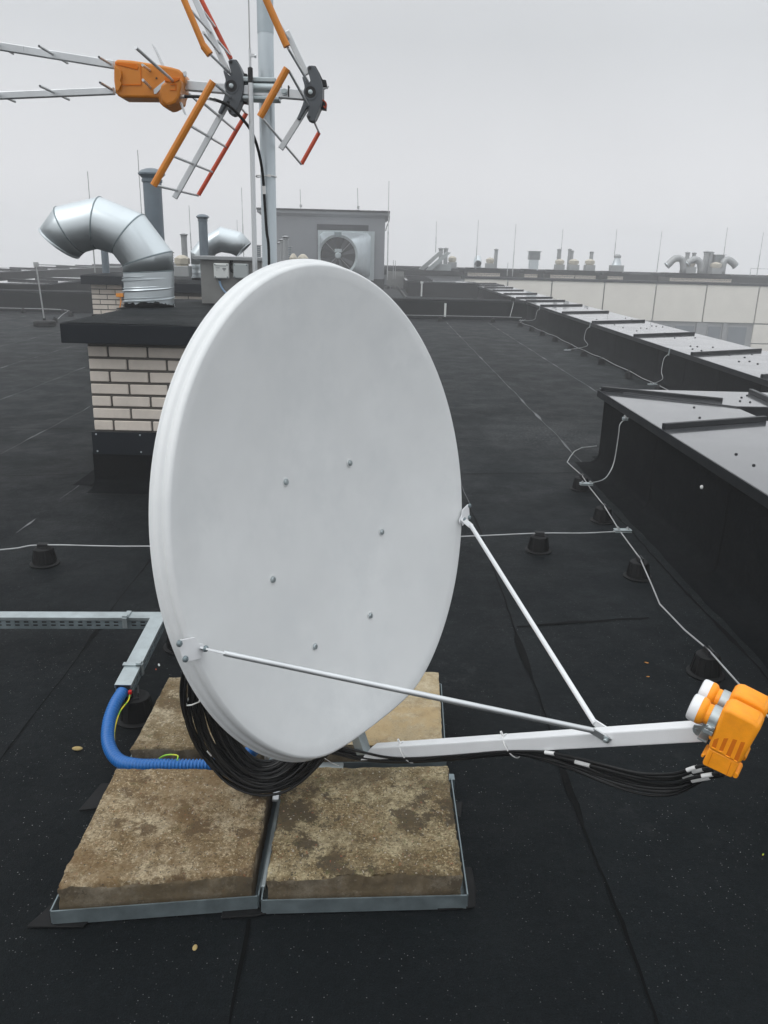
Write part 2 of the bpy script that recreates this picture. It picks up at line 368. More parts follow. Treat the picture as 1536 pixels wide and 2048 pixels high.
# near parapet (right foreground) : L-shaped upstand ring around a light well
root = thing('parapet', 'black felt-clad parapet with wide sheet metal capping, nearest on the right edge', 'parapet', (1.84, 4, 0), 'felt-clad parapets')
Zt = .60
mb = MB(); upstand(mb, (1.84, -3, 0), (1.84, 6.42, 0), (-1, 0, 0), Zt-.03, .085, .1, 1); upstand(mb, (1.84, 6.42, 0), (3.95, 6.42, 0), (0, 1, 0), Zt-.03, .1, .2, 2)
mb.box((1.86, -3, 0), (2.58, 5.8, Zt-.06)); mb.box((1.86, 5.8, 0), (3.93, 6.40, Zt-.06))
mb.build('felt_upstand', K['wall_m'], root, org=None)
for y, s in ((5.1, 1), (3.95, 2), (2.8, 3), (6.36, 4), (1.6, 5)):
    mb = MB(); vseam(mb, (1.84, y, 0), (-1, 0, 0), Zt-.04, .085, s); mb.build('felt_lap', K['seamd'], root, smooth=0)
mb = MB(); zc = Zt
mb.prism([(1.79,-3,zc-.008),(2.62,-3,zc-.008),(2.62,5.76,zc-.008),(1.79,6.44,zc-.008)], (0,0,.008))
mb.build('metal_capping', K['cap'], root, smooth=0)
mb = MB(); mb.prism([(1.785,6.445,zc+.002),(2.62,5.765,zc+.002),(3.95,5.82,zc+.002),(3.95,6.45,zc+.002)], (0,0,.008)); mb.build('metal_capping', K['cap'], root, smooth=0)
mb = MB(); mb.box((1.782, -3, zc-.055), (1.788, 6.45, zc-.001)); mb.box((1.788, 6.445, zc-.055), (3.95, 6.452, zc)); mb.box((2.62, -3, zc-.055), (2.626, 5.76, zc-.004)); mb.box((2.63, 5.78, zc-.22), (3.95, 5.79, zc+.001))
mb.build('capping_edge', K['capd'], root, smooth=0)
ribs(root, [((1.80, 6.41), (2.60, 5.97)), ((1.80, 4.93), (2.60, 5.27)), ((1.80, 3.2), (2.6, 3.5)), ((1.8, 1.4), (2.6, 1.7))], zc, .03, .035)
ribs(root, [((2.95, 5.8), (3.0, 6.4))], zc+.01)
dots(root, [(random.uniform(1.95, 2.5), random.uniform(2.6, 5.9), zc) for i in range(12)]+[(random.uniform(2.7, 3.4), random.uniform(5.9, 6.35), zc+.01) for i in range(6)], [(.009, 0), (.009, .004), (.005, .008)])
mb = MB(); mb.box((2.64, -3, .2), (3.9, 5.76, .47)); mb.build('well_cover', K['cap'], root, smooth=0)

# long right parapet
ZL = .49
root = thing('parapet', 'long black felt parapet with pale seamed metal capping running away on the right', 'parapet', (3.98, 20, 0), 'felt-clad parapets')
mb = MB(); upstand(mb, (3.98, 5, 0), (3.98, 36, 0), (-1, 0, 0), ZL-.03, .13, .14, 4); mb.box((4.0, -3, -1), (5.1, 37, ZL-.06))
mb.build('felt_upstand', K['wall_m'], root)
for i in range(28):
    mb = MB(); vseam(mb, (3.98, 7.2+i*1.06, 0), (-1, 0, 0), ZL-.04, .13, i); mb.build('felt_lap', K['seamd'], root, smooth=0)
mb = MB(); mb.box((3.92, -3, ZL-.01), (5.2, 37, ZL)); mb.build('metal_capping', K['cap'], root, smooth=0)
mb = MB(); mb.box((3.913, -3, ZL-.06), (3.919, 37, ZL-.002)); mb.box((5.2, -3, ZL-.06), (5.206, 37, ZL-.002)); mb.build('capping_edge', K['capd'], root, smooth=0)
ribs(root, [((3.94, y*1.11), (5.12, (y+.6)*1.11)) for y in (5.6, 7.4, 9.15, 11.3, 13.6, 15.9, 18.1, 19.9, 21.4, 23.6, 25.9, 28, 30.2, 32.2)], ZL, .035, .035)
dots(root, [(random.uniform(4.2, 5.1), 6.8+random.random()**1.6*14, ZL) for i in range(64)], [(.013, 0), (.013, .006), (.005, .01)])

# cross parapet, bare felt, and its return behind
root = thing('parapet', 'low bare black felt parapet crossing the whole roof behind the dish', 'parapet', (-4, 21.6, 0), 'felt-clad parapets')
def Yc(x): return 21.62+.083*x
mb = MB(); upstand(mb, (-30, Yc(-30), 0), (3.95, Yc(3.95), 0), V((.083, -1, 0)).normalized(), .45, .12, .25, 6)
mb.grid(lambda u, v: (-30+33.95*u, Yc(-30+33.95*u)+.06*math.sin(v*PI/2)+.5*v, .45+.04*math.sin(v*PI/2)), 60, 4)
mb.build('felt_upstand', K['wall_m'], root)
mb = MB(); mb.prism([(-30, Yc(-30)+.1, .487), (3.95, Yc(3.95)+.1, .487), (3.95, Yc(3.95)+.65, .487), (-30, Yc(-30)+.65, .487)], (0, 0, .008)); mb.build('felt_top', K['roof'], root, smooth=0)
root = thing('parapet', 'black felt parapet block with ribbed pale capping beyond the low cross parapet', 'parapet', (2.6, 34, 0), 'felt-clad parapets')
mb = MB(); mb.box((1.66, 33.2, 0), (4.0, 34.3, Zt-.06)); mb.box((1.2, 33.8, 0), (1.9, 42, Zt-.06)); mb.build('felt_upstand', K['wall_m'], root, smooth=0)
mb = MB(); mb.box((1.62, 33.12, Zt-.04), (3.93, 34.4, Zt)); mb.box((1.1, 34.41, Zt-.04), (2.3, 42, Zt)); mb.build('metal_capping', K['cap'], root, smooth=0)
ribs(root, [((1.2, y), (2.2, y)) for y in (34.4, 35.7, 37, 38.5, 40)], Zt, .06, .05, 0)
def leftpar(x, y0, y1, label, w=1.3, z=.6, dy=1.9):
    root = thing('parapet', label, 'parapet', (x, (y0+y1)/2, 0), 'felt-clad parapets')
    mb = MB(); mb.box((x-w+.1, y0, 0), (x, y1, z-.04)); mb.build('felt_upstand', K['wall_m'], root, smooth=0)
    mb = MB(); mb.box((x-w, y0-.05, z-.035), (x+.05, y1+.05, z)); mb.build('metal_capping', K['cap'], root, smooth=0)
    n = int((y1-y0)/dy); ribs(root, [((x-w+.03, y0+(i+.5)*dy+.5), (x+.03, y0+(i+.5)*dy)) for i in range(n)], z, .05, .05, 0)
leftpar(-9.0, 22.3, 27.2, 'short capped black parapet at the far left, ending just behind the cross parapet', 1.6, .62)
leftpar(-14.2, 24, 62, 'long capped parapet at the far left edge, running into the fog', 1.8, .62, 2.6)

# ------------------------------------------------------------------ chimneys
def brickface(mb, x0, x1, y, z0, z1, n=(0,-1), pitch=.0835, bl=.25, bh=.066, j=.014):
    rows = int((z1-z0)/pitch+.3)
    for r in range(rows):
        za = z0+.012+r*pitch; zb = min(za+bh, z1); x = x0+.004; first = bl/2 if r % 2 == 0 else bl
        while x < x1-.03:
            xe = min(x+first, x1-.002); o = random.uniform(0, .003)
            mb.box((x, y-.006-o, za), (xe, y+.05, zb)); x = xe+j; first = bl
def chimney(label, x0, x1, y0, y1, z0, z1, capz, flash=None, detail=True):
    root = thing('chimney', label, 'chimney', ((x0+x1)/2, (y0+y1)/2, 0), 'brick chimney stacks')
    mb = MB(); mb.box((x0+.003, y0+.003, .02), (x1, y1, z1)); mb.build('mortar_core', K['mortar'], root, smooth=0)
    mb = MB(); brickface(mb, x0, x1, y0, z0, z1); mb.build('brick_wall', K['brick'], root, smooth=0, bevel=.004 if detail else 0, seg=1)
    mb = MB(); upstand(mb, (x0-.02, y0-.02, 0), (x1+.02, y0-.02, 0), (0,-1,0), (flash or z0)-.0, .07, .1, 8)
    upstand(mb, (x0-.02, y1, 0), (x0-.02, y0-.02, 0), (-1,0,0), (flash or z0), .05, .3, 9); mb.build('felt_skirt', K['wall_m'], root)
    if flash:
        mb = MB(); mb.box((x0-.012, y0-.032, flash-.01), (x1+.012, y0-.012, z0+.004)); mb.build('flashing', K['fascia'], root, smooth=0, bevel=.002)
        dots(root, [(sx, y0-.032, zz) for sx in (x0+.02, x0+.32, x0+.7) for zz in (flash+.012, z0-.012)], [(.006,0),(.006,.003),(.003,.005)], 'flashing_screw', 'galv', (0,-1,0), 8)
    ov = .155
    mb = MB(); mb.box((x0-.11, y0-ov, z1+.012), (x1+.12, y1+ov, capz)); mb.build('cap_fascia', K['fascia'], root, smooth=0, bevel=.003)
    mb = MB()
    def tp(u, v):
        x = x0-.105+(x1-x0+.22)*u; y = y0-ov+.01+(y1-y0+2*ov-.02)*v; e = min(u, v, 1-u, 1-v)
        return (x, y, capz+.004+min(.02, e*.3)+noise.noise(V((x*2.4, y*2.4, 1)))*.006)
    mb.grid(tp, 30, 24); mb.build('cap_felt', K['roof'], root)
    return root
chimney('near cream brick chimney with black sheet cap behind the dish, carrying the big duct', -1.94, -.62, 5.43, 7.9, .388, .99, 1.125, .245)
chimney('middle brick chimney half hidden behind the steel cabinet', -3.55, -1.4, 12.0, 14.4, .45, .99, 1.125, .3, False)
c3 = chimney('farther brick chimney with black cap left of the big duct', -4.85, -3.4, 14.0, 17.0, .5, .99, 1.14, None, False)
# small yellow clip box on the farther chimney wall
p = ay(241, 590, 13.96); mb = MB(); mb.box((p.x-.06, 13.9, p.z-.03), (p.x+.06, 13.98, p.z+.03)); mb.tube([(p.x, 13.94, p.z-.03), (p.x+.01, 13.93, p.z-.1), (p.x-.02, 13.93, p.z-.22)], .012, 6)
tag(mb.build('warning_tag', K['orange'], bevel=.01), 'tiny yellow tag box on the brick chimney beside the duct', 'tag')
chimney('brick chimney with vent pipes hidden low behind the dish top', -2.9, -1.0, 19.0, 20.6, .5, .99, 1.12, None, False)
# patches of torn bitumen around bases
def torn(cx, cy, r, z, rx=None, h=.05, seed=0, n=60):
    mb = MB(); rs = []
    for k in range(n):
        a = 2*PI*k/n; e = 1+.08*noise.noise(V((math.cos(a)*3, math.sin(a)*3, seed))); hh = h*(.5+.9*abs(noise.noise(V((math.cos(a)*6, math.sin(a)*6, seed+4))))+.5*random.random()*.6)
        rs.append((a, e, hh))
    ry = rx or r
    R0 = [V((cx+math.cos(a)*r*1.35*e, cy+math.sin(a)*ry*1.35*e, z+.002)) for a, e, hh in rs]
    R1 = [V((cx+math.cos(a)*r*1.02, cy+math.sin(a)*ry*1.02, z+.012)) for a, e, hh in rs]
    R2 = [V((cx+math.cos(a)*r*1.008, cy+math.sin(a)*ry*1.008, z+.012+hh)) for a, e, hh in rs]
    mb.rings([R0, R1, R2], True, (False, False)); return mb

# ------------------------------------------------------------------ elbow ducts
def elbow(label, Y, rad, base, stations, collar, group='swan-neck exhaust ducts', spiral=True, zb=1.13):
    """stations: (outer px, inner px) pairs, unprojected on the duct's own plane"""
    b0 = ay(*base[0], Y); b1 = ay(*base[1], Y); cx = (b0.x+b1.x)/2; w = abs(b1.x-b0.x)/2
    root = thing('exhaust_duct', label, 'duct', (cx, Y, zb), group)
    def ring(c, h, ry, n=36): return [c + h*math.cos(2*PI*k/n) + V((0, ry*math.sin(2*PI*k/n), 0)) for k in range(n)]
    S = [(V((cx, Y, zb-.01)), V((base[2]*w, 0, 0)))]
    o = ay(*collar[0], Y); i = ay(*collar[1], Y); S.append(((o+i)/2, (o-i)/2))
    mb = MB(); mb.rings([ring(c, h, rad) for c, h in S], True, (False, False))
    ob = mb.build('duct_pipe', K['duct'], root, smooth=50, recalc=False)
    if spiral:
        mb = MB(); H0 = S[0][0].z; H1 = S[1][0].z; turns = 3.2; pth = []
        for k in range(int(turns*36)):
            a = 2*PI*k/36; t = k/(turns*36); z = H0+.02+(H1-H0-.04)*t; pth.append(V((cx+math.cos(a)*(w*1.012), Y+math.sin(a)*rad*1.012, z)))
        mb.tube(pth, .009, 6)
        mb.tube([p+V((0,0,.022)) for p in pth[:-14]], .004, 5); mb.build('spiral_rib', K['duct'], root)
    St = [S[1]]
    for a, b in stations: o = ay(*a, Y); i = ay(*b, Y); St.append(((o+i)/2, (o-i)/2))
    mb = MB()
    rr = []
    for (c, h) in St: rr.append(ring(c, h, rad, 40))
    mb.rings(rr, True, (False, False)); e = mb.build('elbow', K['duct'], root, smooth=0, recalc=False)
    # smooth around, crease at the mitres
    me = e.data; me.polygons.foreach_set('use_smooth', [True]*len(me.polygons)); me.set_sharp_from_angle(angle=math.radians(15))
    sm = e.modifiers.new('wall', 'SOLIDIFY'); sm.thickness = .004; sm.offset = -1
    for q, (c, h) in enumerate(St):
        if q == 0: continue
        mb = MB(); d = h.cross(V((0,1,0))).normalized(); t = .006 if q < len(St)-1 else .009; k = 1.014
        mb.rings([ring(c-d*t, h*1.001, rad*1.001, 40), ring(c-d*t*.7, h*k, rad*k, 40), ring(c+d*t*.7, h*k, rad*k, 40), ring(c+d*t, h*1.001, rad*1.001, 40)], True, (False, False))
        mb.build('joint_ring', K['duct'] if q == len(St)-1 else K['galvd'], root)
    mb = MB(); c, h = St[0]; mb.rings([ring(c-V((0,0,.006)), h*1.0, rad, 40), ring(c-V((0,0,.004)), h*1.008, rad*1.008, 40), ring(c+V((0,0,.004)), h*1.008, rad*1.008, 40)], True, (False, False)); mb.build('joint_ring', K['galvd'], root)
    t = torn(cx, Y, w, zb, rad, .05, seed=Y); t.build('bitumen_collar', K['seamd'], root)
    return root
elbow('big galvanised swan-neck duct on the near chimney, mouth turned down to the left', 6.7, .19, ((252,620),(347,615),1),
      [((343.5,503),(247,533)), ((287,428.5),(228,508)), ((200,393),(194,498)), ((113,413),(168,505)), ((83,455),(156,516))], ((347,541),(248,545)))
elbow('second galvanised swan-neck duct behind the cabinet, mouth turned down to the right', 13, .17, ((384,555),(428,555),-1),
      [((382,503),(425,520)), ((402,477),(431,508)), ((441,454),(443,504)), ((483,465),(462,507)), ((501,485),(473,512))], ((383,527),(428,528)))

# ------------------------------------------------------------------ pipes, cabinet, roof vents
def vpipe(label, x, y, z0, z1, r, m='pvc', dome=True, group='vent pipes with rain caps', name='vent_pipe'):
    root = thing(name, label, 'vent pipe', (x, y, z0), group)
    H_ = z1-z0; mb = MB()
    mb.lathe([(r, 0), (r, H_-.36*r*4), (r*1.1, H_-.34*r*4), (r*1.12, H_-.27*r*4), (r*1.02, H_-.26*r*4), (r*1.02, H_-r*.9), (r*.9, H_-r*.9)], (x, y, z0), n=24); mb.build('pipe', K[m], root)
    mb = MB(); h = H_-r*.9
    if dome: mb.lathe([(r*1.02, h-.1*r), (r*1.35, h+.25*r), (r*1.45, h+.3*r), (r*1.45, h+.45*r), (r*1.1, h+.75*r), (r*.5, h+.95*r), (0.01, h+1.0*r)], (x, y, z0), n=24)
    else: mb.lathe([(r*1.05, h), (r*1.4, h+.35*r), (r*1.4, h+.45*r), (r*.3, h+.85*r)], (x, y, z0), n=16)
    mb.build('rain_cap', K[m], root); return root
p0 = ay(311, 480, 7.45); p1 = ay(308, 338, 7.45)
vpipe('tall thick grey plastic vent pipe with domed cap behind the big duct', p0.x, 7.45, 1.12, p1.z, .078)
p0 = ay(408, 500, 12.6); p1 = ay(405, 429, 12.6)
vpipe('grey domed vent pipe rising behind the steel cabinet', p0.x, 12.6, 1.12, p1.z, .066)
p0 = ay(212, 540, 14.8); vpipe('short grey pipe seen under the arch of the big duct', p0.x, 14.8, 1.13, 2.3, .062)
def roundvent(label, px, Y, pyb, pyt, wpx, m=('tan', 'tan', 'slat'), group='square based roof vents', zb=None):
    """square plinth, hexagonal hood and shallow dome"""
    a = ay(px-wpx/2, pyb, Y); b = ay(px+wpx/2, pyb, Y); t = ay(px, pyt, Y); w = (b.x-a.x)/2; x = (a.x+b.x)/2; z0 = a.z if zb is None else zb; Hh = t.z-z0
    root = thing('roof_vent', label, 'roof vent', (x, Y, z0), group)
    mb = MB(); mb.box((x-w*.95, Y-w*.95, z0), (x+w*.95, Y+w*.95, z0+Hh*.5)); mb.build('plinth', K[m[2]], root, smooth=0, bevel=.01)
    mb = MB(); mb.lathe([(w*.8, Hh*.5), (w*.8, Hh*.58), (w, Hh*.60), (w, Hh*.84), (w*.9, Hh*.86)], (x, Y, z0), n=6); mb.build('hood', K[m[0]], root, smooth=20)
    mb = MB(); mb.lathe([(w*.88, Hh*.86), (w*.5, Hh*.96), (.03, Hh)], (x, Y, z0), n=10, cap=(False, True)); mb.build('dome', K[m[1]], root, smooth=10)
    return root
roundvent('tan boxy roof vent on the middle chimney left of the second duct', 366, 12.7, 553, 510, 32)
p0 = ay(369, 500, 16); p1 = ay(369, 466, 16); vpipe('small light grey pipe above the tan roof vent', p0.x, 16, 1.1, p1.z, .055, 'pvcl', False)
def louvre(label, px, Y, pyb, pyt, wpx, zb=None, m='slat', group='louvred roof cowls'):
    a = ay(px-wpx/2, pyb, Y); b = ay(px+wpx/2, pyb, Y); t = ay(px, pyt, Y); w = (b.x-a.x)/2; x = (a.x+b.x)/2; z0 = a.z if zb is None else zb; Hh = t.z-z0
    root = thing('louvred_cowl', label, 'roof cowl', (x, Y, z0), group)
    mb = MB(); mb.box((x-w*.72, Y-w*.72, z0), (x+w*.72, Y+w*.72, z0+Hh*.55)); mb.box((x-w*.78, Y-w*.78, z0+Hh*.28), (x+w*.78, Y+w*.78, z0+Hh*.31)); mb.build('shaft', K['duct'], root, smooth=0)
    mb = MB(); mb.box((x-w*.85, Y-w*.85, z0+Hh*.55), (x+w*.85, Y+w*.85, z0+Hh*.97)); mb.build('core', K['pvc'], root, smooth=0)
    mb = MB()
    for k in range(6): zz = z0+Hh*(.57+.066*k); mb.box((x-w*.95, Y-w*.95, zz), (x+w*.95, Y+w*.95, zz+Hh*.028))
    mb.build('louvre_slats', K[m], root, smooth=0)
    mb = MB(); mb.box((x-w*1.1, Y-w*1.1, z0+Hh*.97), (x+w*1.1, Y+w*1.1, z0+Hh)); mb.build('lid', K[m], root, smooth=0)
    return root
louvre('grey louvred cowl just right of the second duct, seen left of the mast', 517, 22, 530, 490, 11, 1.0)
louvre('tiny louvred cowl in front of the fan house wall', 580, 26, 530, 492, 8, .8)
louvre('half hidden pale louvred vent left of the tan roof vent', 340, 15, 556, 504, 16, .9)
for k, (px, py, L_) in enumerate(((571, 471, 'tallest of the three slim grey pipes right of the mast'), (564.5, 477, 'middle one of the three slim grey pipes right of the mast'), (560, 483, 'lowest of the three slim grey pipes, closest to the mast'))):
    Yk = 19.6+k*.5; p1 = ay(px, py, Yk); vpipe(L_, p1.x, Yk, 1.1, p1.z, .062, 'pvcl', False)
roundvent('low tan roof vent in front of the fan house, larger of the pair', 606, 20, 540, 508, 24, zb=1.0)
roundvent('low tan roof vent in front of the fan house, smaller of the pair', 587, 22, 540, 507, 17, zb=.9)

# steel cabinet on the near chimney
a = ay(404, 611, 7.3); b = ay(524.5, 611, 7.3); t = ay(404, 519, 7.3); x0, x1, zt = a.x, b.x, t.z
cab = thing('steel_cabinet', 'grey sheet steel cabinet with two junction boxes standing on the near chimney', 'cabinet', ((x0+x1)/2, 7.45, 1.12))
mb = MB(); mb.box((x0, 7.3, 1.12), (x1, 7.75, zt)); mb.build('housing', K['cab'], cab, smooth=0, bevel=.004)
mb = MB(); mb.box((x0-.055, 7.24, zt), (x1+.03, 7.8, zt+.03)); mb.build('lid', K['pvcl'], cab, smooth=0, bevel=.004)
t = torn((x0+x1)/2, 7.52, (x1-x0)/2, 1.13, .24, .05, 3); t.build('bitumen_collar', K['seamd'], cab)
def jbox(pl, pr, pt, pb, m, marks):
    a = ay(pl, pb, 7.24); b = ay(pr, pt, 7.24); mb = MB(); mb.box((a.x, 7.235, a.z), (b.x, 7.298, b.z)); o = mb.build('junction_box', K[m], cab, smooth=0, bevel=.008)
    dots(o, [(sx, 7.2345, sz) for sx in (a.x+.012, b.x-.012) for sz in (a.z+.012, b.z-.012)], [(.006,0),(.006,.002),(.004,.003)], 'box_screw', 'pvc', (0,-1,0), 8)
    if marks:
        mb = MB(); w = b.x-a.x; h = b.z-a.z
        for (u0, u1, v) in ((.12,.85,.83),(.15,.22,.70),(.24,.40,.70),(.6,.82,.68),(.58,.84,.64),(.62,.8,.60),(.2,.24,.55),(.66,.74,.52)):
            mb.box((a.x+u0*w, 7.2335, a.z+v*h-.0035), (a.x+u1*w, 7.2345, a.z+v*h+.0035))
        mb.build('printed_text', K['pvcl'], o, smooth=0)
    return a, b
a, b = jbox(428, 457, 527, 556.5, 'box', True); jbox(467, 496, 527.5, 556.5, 'box2', False)
pth = [ay(x, y, 7.27-.0*y) for x, y in ((439, 559), (440, 566), (444, 576), (451, 585), (462, 594), (478, 602))]
mb = MB(); mb.tube(smoothpath(pth, 5), .009, 8); mb.build('flexible_conduit', pm('pale_blue_hose', (.25,.38,.55), .4), cab)
mb = MB(); q = ay(439, 559, 7.27); mb.lathe([(.012,-.012),(.014,0),(.014,.012),(.01,.014)], q, n=10); mb.build('cable_gland', K['pvc'], cab)
pth = [ay(x, y, 7.285) for x, y in ((464, 519), (461, 527), (460, 535), (463, 542), (468, 543))]
mb = MB(); mb.tube(smoothpath(pth, 5), .012, 8); mb.build('black_cable', K['cable'], cab)

# air termination stand far left
b = az(90, 652); tp = ay(72, 529, b.y)
st = thing('wire_stand', 'leaning steel wire stand on a round black base at the left', 'stand', b)
mb = MB(); mb.lathe([(.2, 0), (.225, .01), (.225, .09), (.2, .11), (.03, .12), (.03, .16)], b, n=28); mb.build('base', K['cone'], st)
mb = MB(); mb.tube([b+V((0,0,.12)), tp], .016, 8); mb.build('post', K['rod'], st)
mb = MB(); mb.box((-.045,-.02,-.045), (.045,.02,.045), o=tp); mb.build('top_clamp', K['rod'], st, smooth=0)
mb = MB(); mb.tube(smoothpath([tp, ay(130, 531, 17.5), ay(180, 534, 18.5), ay(240, 535, 20)], 4), .011, 6); tag(mb.build('lightning_wire', K['rod']), 'thin wire strung from the left stand towards the big duct', 'wire', 'lightning conductor wires')

# ------------------------------------------------------------------ fan house
Y = 40; s = Y/36
def fh(px, py): return ay(px, py, Y)
fr = thing('fan_house', 'grey rendered roof house with a big round fan mouth behind the dish', 'roof building', (-2.5, 42, 0))
xr = .19*s; xl = -5.6; zt = fh(760, 437).z
mb = MB(); mb.box((xl, Y, .45), (xr, Y+6, zt)); mb.build('wall', K['render'], fr, smooth=0)
mb = MB(); mb.box((xl-.02, Y-.03, 0), (xr+.03, Y+6, .45)); mb.build('felt_base', K['wall_m'], fr, smooth=0)
z1 = fh(760, 426).z; mb = MB(); e = .18
mb.add([(xl,Y,zt),(xr,Y,zt),(xr,Y+6,zt),(xl,Y+6,zt),(xl-e,Y-e,zt+.14),(xr+e,Y-e,zt+.14),(xr+e,Y+6+e,zt+.14),(xl-e,Y+6+e,zt+.14),(xl-e,Y-e,z1),(xr+e,Y-e,z1),(xr+e,Y+6+e,z1),(xl-e,Y+6+e,z1)],
       [(0,1,5,4),(1,2,6,5),(2,3,7,6),(3,0,4,7),(4,5,9,8),(5,6,10,9),(6,7,11,10),(7,4,8,11),(8,9,10,11)])
mb.build('cornice', K['render'], fr, smooth=0)
mb = MB(); mb.box((xl-e-.02, Y-e-.03, z1), (xr+e+.03, Y+6.2, z1+.09)); mb.build('roof_felt', K['roof'], fr, smooth=0)
a = fh(634, 448); b = fh(737, 462); mb = MB(); mb.box((a.x, Y-.05, fh(690, 590).z), (b.x, Y-.002, a.z)); mb.build('opening_frame', K['fascia'], fr, smooth=0)
hl = fh(639, 463); hr = fh(727, 463); cz = fh(677, 511); Rr = (fh(716, 511).x-fh(643, 511).x)/2
D = 1.1; cx = (fh(716,511).x+fh(641,511).x)/2; hz0 = cz.z-(hl.z-cz.z)*.98
n = 40; sq = []; ci = []; ci2 = []
hw = (hr.x-hl.x)/2+.12; hh = hl.z-cz.z; mx_ = (hl.x+hr.x)/2+.18
for k in range(n):
    a_ = 2*PI*(k+.5)/n; c_, s_ = math.cos(a_), math.sin(a_); m_ = max(abs(c_), abs(s_))
    sq.append(V((mx_+hw*1.05*c_/m_, Y-.08, cz.z+hh*s_/m_))); ci.append(V((cx+Rr*c_, Y-D, cz.z+Rr*s_))); ci2.append(V((cx+Rr*c_, Y-D-.22, cz.z+Rr*s_)))
mb = MB(); mb.rings([sq, ci, ci2], True, (False, False)); hd = mb.build('fan_hood', K['mast'], fr, smooth=30)
mb = MB(); mb.box((mx_-hw*1.12, Y-.1, cz.z-hh-.05), (mx_+hw*1.2, Y-.05, cz.z+hh*1.06)); mb.build('hood_flange', K['galv'], hd, smooth=0)
mb = MB(); rg = lambda r, y: [V((cx+r*math.cos(2*PI*k/40), y, cz.z+r*math.sin(2*PI*k/40))) for k in range(40)]
mb.rings([rg(Rr*.93, Y-D-.23), rg(Rr*1.06, Y-D-.25), rg(Rr*1.06, Y-D-.17), rg(Rr*.99, Y-D-.15)], True, (False, False)); mb.build('fan_ring', K['galv'], hd)
mb = MB(); mb.rings([rg(Rr*.925, Y-D-.21), rg(Rr*.925, Y-D+.75), rg(.01, Y-D+.76)], True, (False, False)); mb.build('shaded_throat', K['wall_m'], hd)  # near-black lining, the shade inside the fan mouth put into its colour
mb = MB(); mb.box((-.16,-.03,-.09), (.16,.03,.09), o=(cx, Y-D-.22, cz.z+Rr*1.07)); mb.build('hood_clip', K['galvd'], hd, smooth=0)
fan = MB()
for k in range(8):
    a_ = 2*PI*k/8+.3; d = V((math.cos(a_), 0, math.sin(a_))); tt = V((-math.sin(a_), 0, math.cos(a_)))
    def bl(u, v, d=d, tt=tt):
        r = Rr*(.2+.7*v); w = Rr*(.07+.075*v); tw = .9-.5*v; o = (u-.5)*2*w
        return V((cx, Y-D+.12, cz.z)) + d*r + tt*(o*math.cos(tw)) + V((0, o*math.sin(tw)*.8, 0))
    fan.grid(bl, 4, 5)
fan.build('fan_blades', K['fan'], hd, smooth=60)
mb = MB(); mb.lathe([(Rr*.17, 0), (Rr*.17, .3), (Rr*.12, .34)], (cx, Y-D+.12, cz.z), (0,-1,0), 20); mb.box((-.16, 0, 0), (.16, .2, .14), o=(cx, Y-D-.05, cz.z+Rr*.18)); mb.build('fan_motor', K['galv'], hd)
mb = MB()
for k in range(4):
    a_ = PI/4+PI/2*k; mb.tube([V((cx, Y-D-.1, cz.z)), V((cx+math.cos(a_)*Rr*.93, Y-D-.1, cz.z+math.sin(a_)*Rr*.93))], .012, 6)
mb.build('guard_struts', K['pvcl'], hd)
for lab, px, py in (('left', 597, 376), ('right', 714, 373)):
    b = fh(px+1.5, 423); t = fh(px, py); b.y = t.y = Y+1; mb = MB(); mb.tube([V((b.x, Y+.8, z1)), V((t.x, Y+.8, t.z))], .016, 6); mb.lathe([(.06,0),(.06,.12)], (b.x, Y+.8, z1+.2), n=8)
    tag(mb.build('air_terminal', K['rod']), f'thin {lab} lightning rod on top of the grey fan house', 'lightning rod', 'lightning rods')
q0 = fh(598, 420); q1 = fh(715, 418); mb = MB(); mb.tube(smoothpath([V((q0.x, Y+.8, q0.z)), V(((q0.x+q1.x)/2-.3, Y+.8, q0.z-.06)), V((q1.x, Y+.8, q1.z))], 5), .012, 5); tag(mb.build('lightning_wire', K['rod']), 'slack wire between the two rods on the fan house roof', 'wire', 'lightning conductor wires')
mb = MB(); mb.tube(smoothpath([fh(716, 421), fh(740, 424), fh(772, 423), fh(778, 430), fh(778, 442), fh(774, 452), fh(771, 462)], 4), .02, 5)
for v in mb.v: v.y -= .25
tag(mb.build('roof_cable', K['cable']), 'dark cable hanging over the right corner of the fan house', 'cable')

# grey wall and clutter right of the fan house
mb = MB(); mb.box((.35, 41.2, 0), (1.2, 41.4, .8)); mb.build('low_wall', K['cab'], smooth=0)
tag(bpy.data.objects['low_wall'], 'pale grey low wall beside the right corner of the fan house', 'wall')
mb = MB(); pts = [ay(x, y, 34) for x, y in ((772, 560), (778, 569), (790, 570), (797, 573), (803, 580), (808, 588), (815, 596))]; pts = [az(x, y, .06) for x, y in ((772, 572), (780, 575), (790, 573), (797, 576), (803, 583), (808, 590), (813, 596))]
mb.tube(smoothpath(pts, 4), .05, 6); tag(mb.build('roof_cable', K['cable']), 'bundle of dark cable winding over the roof right of the fan house', 'cable')

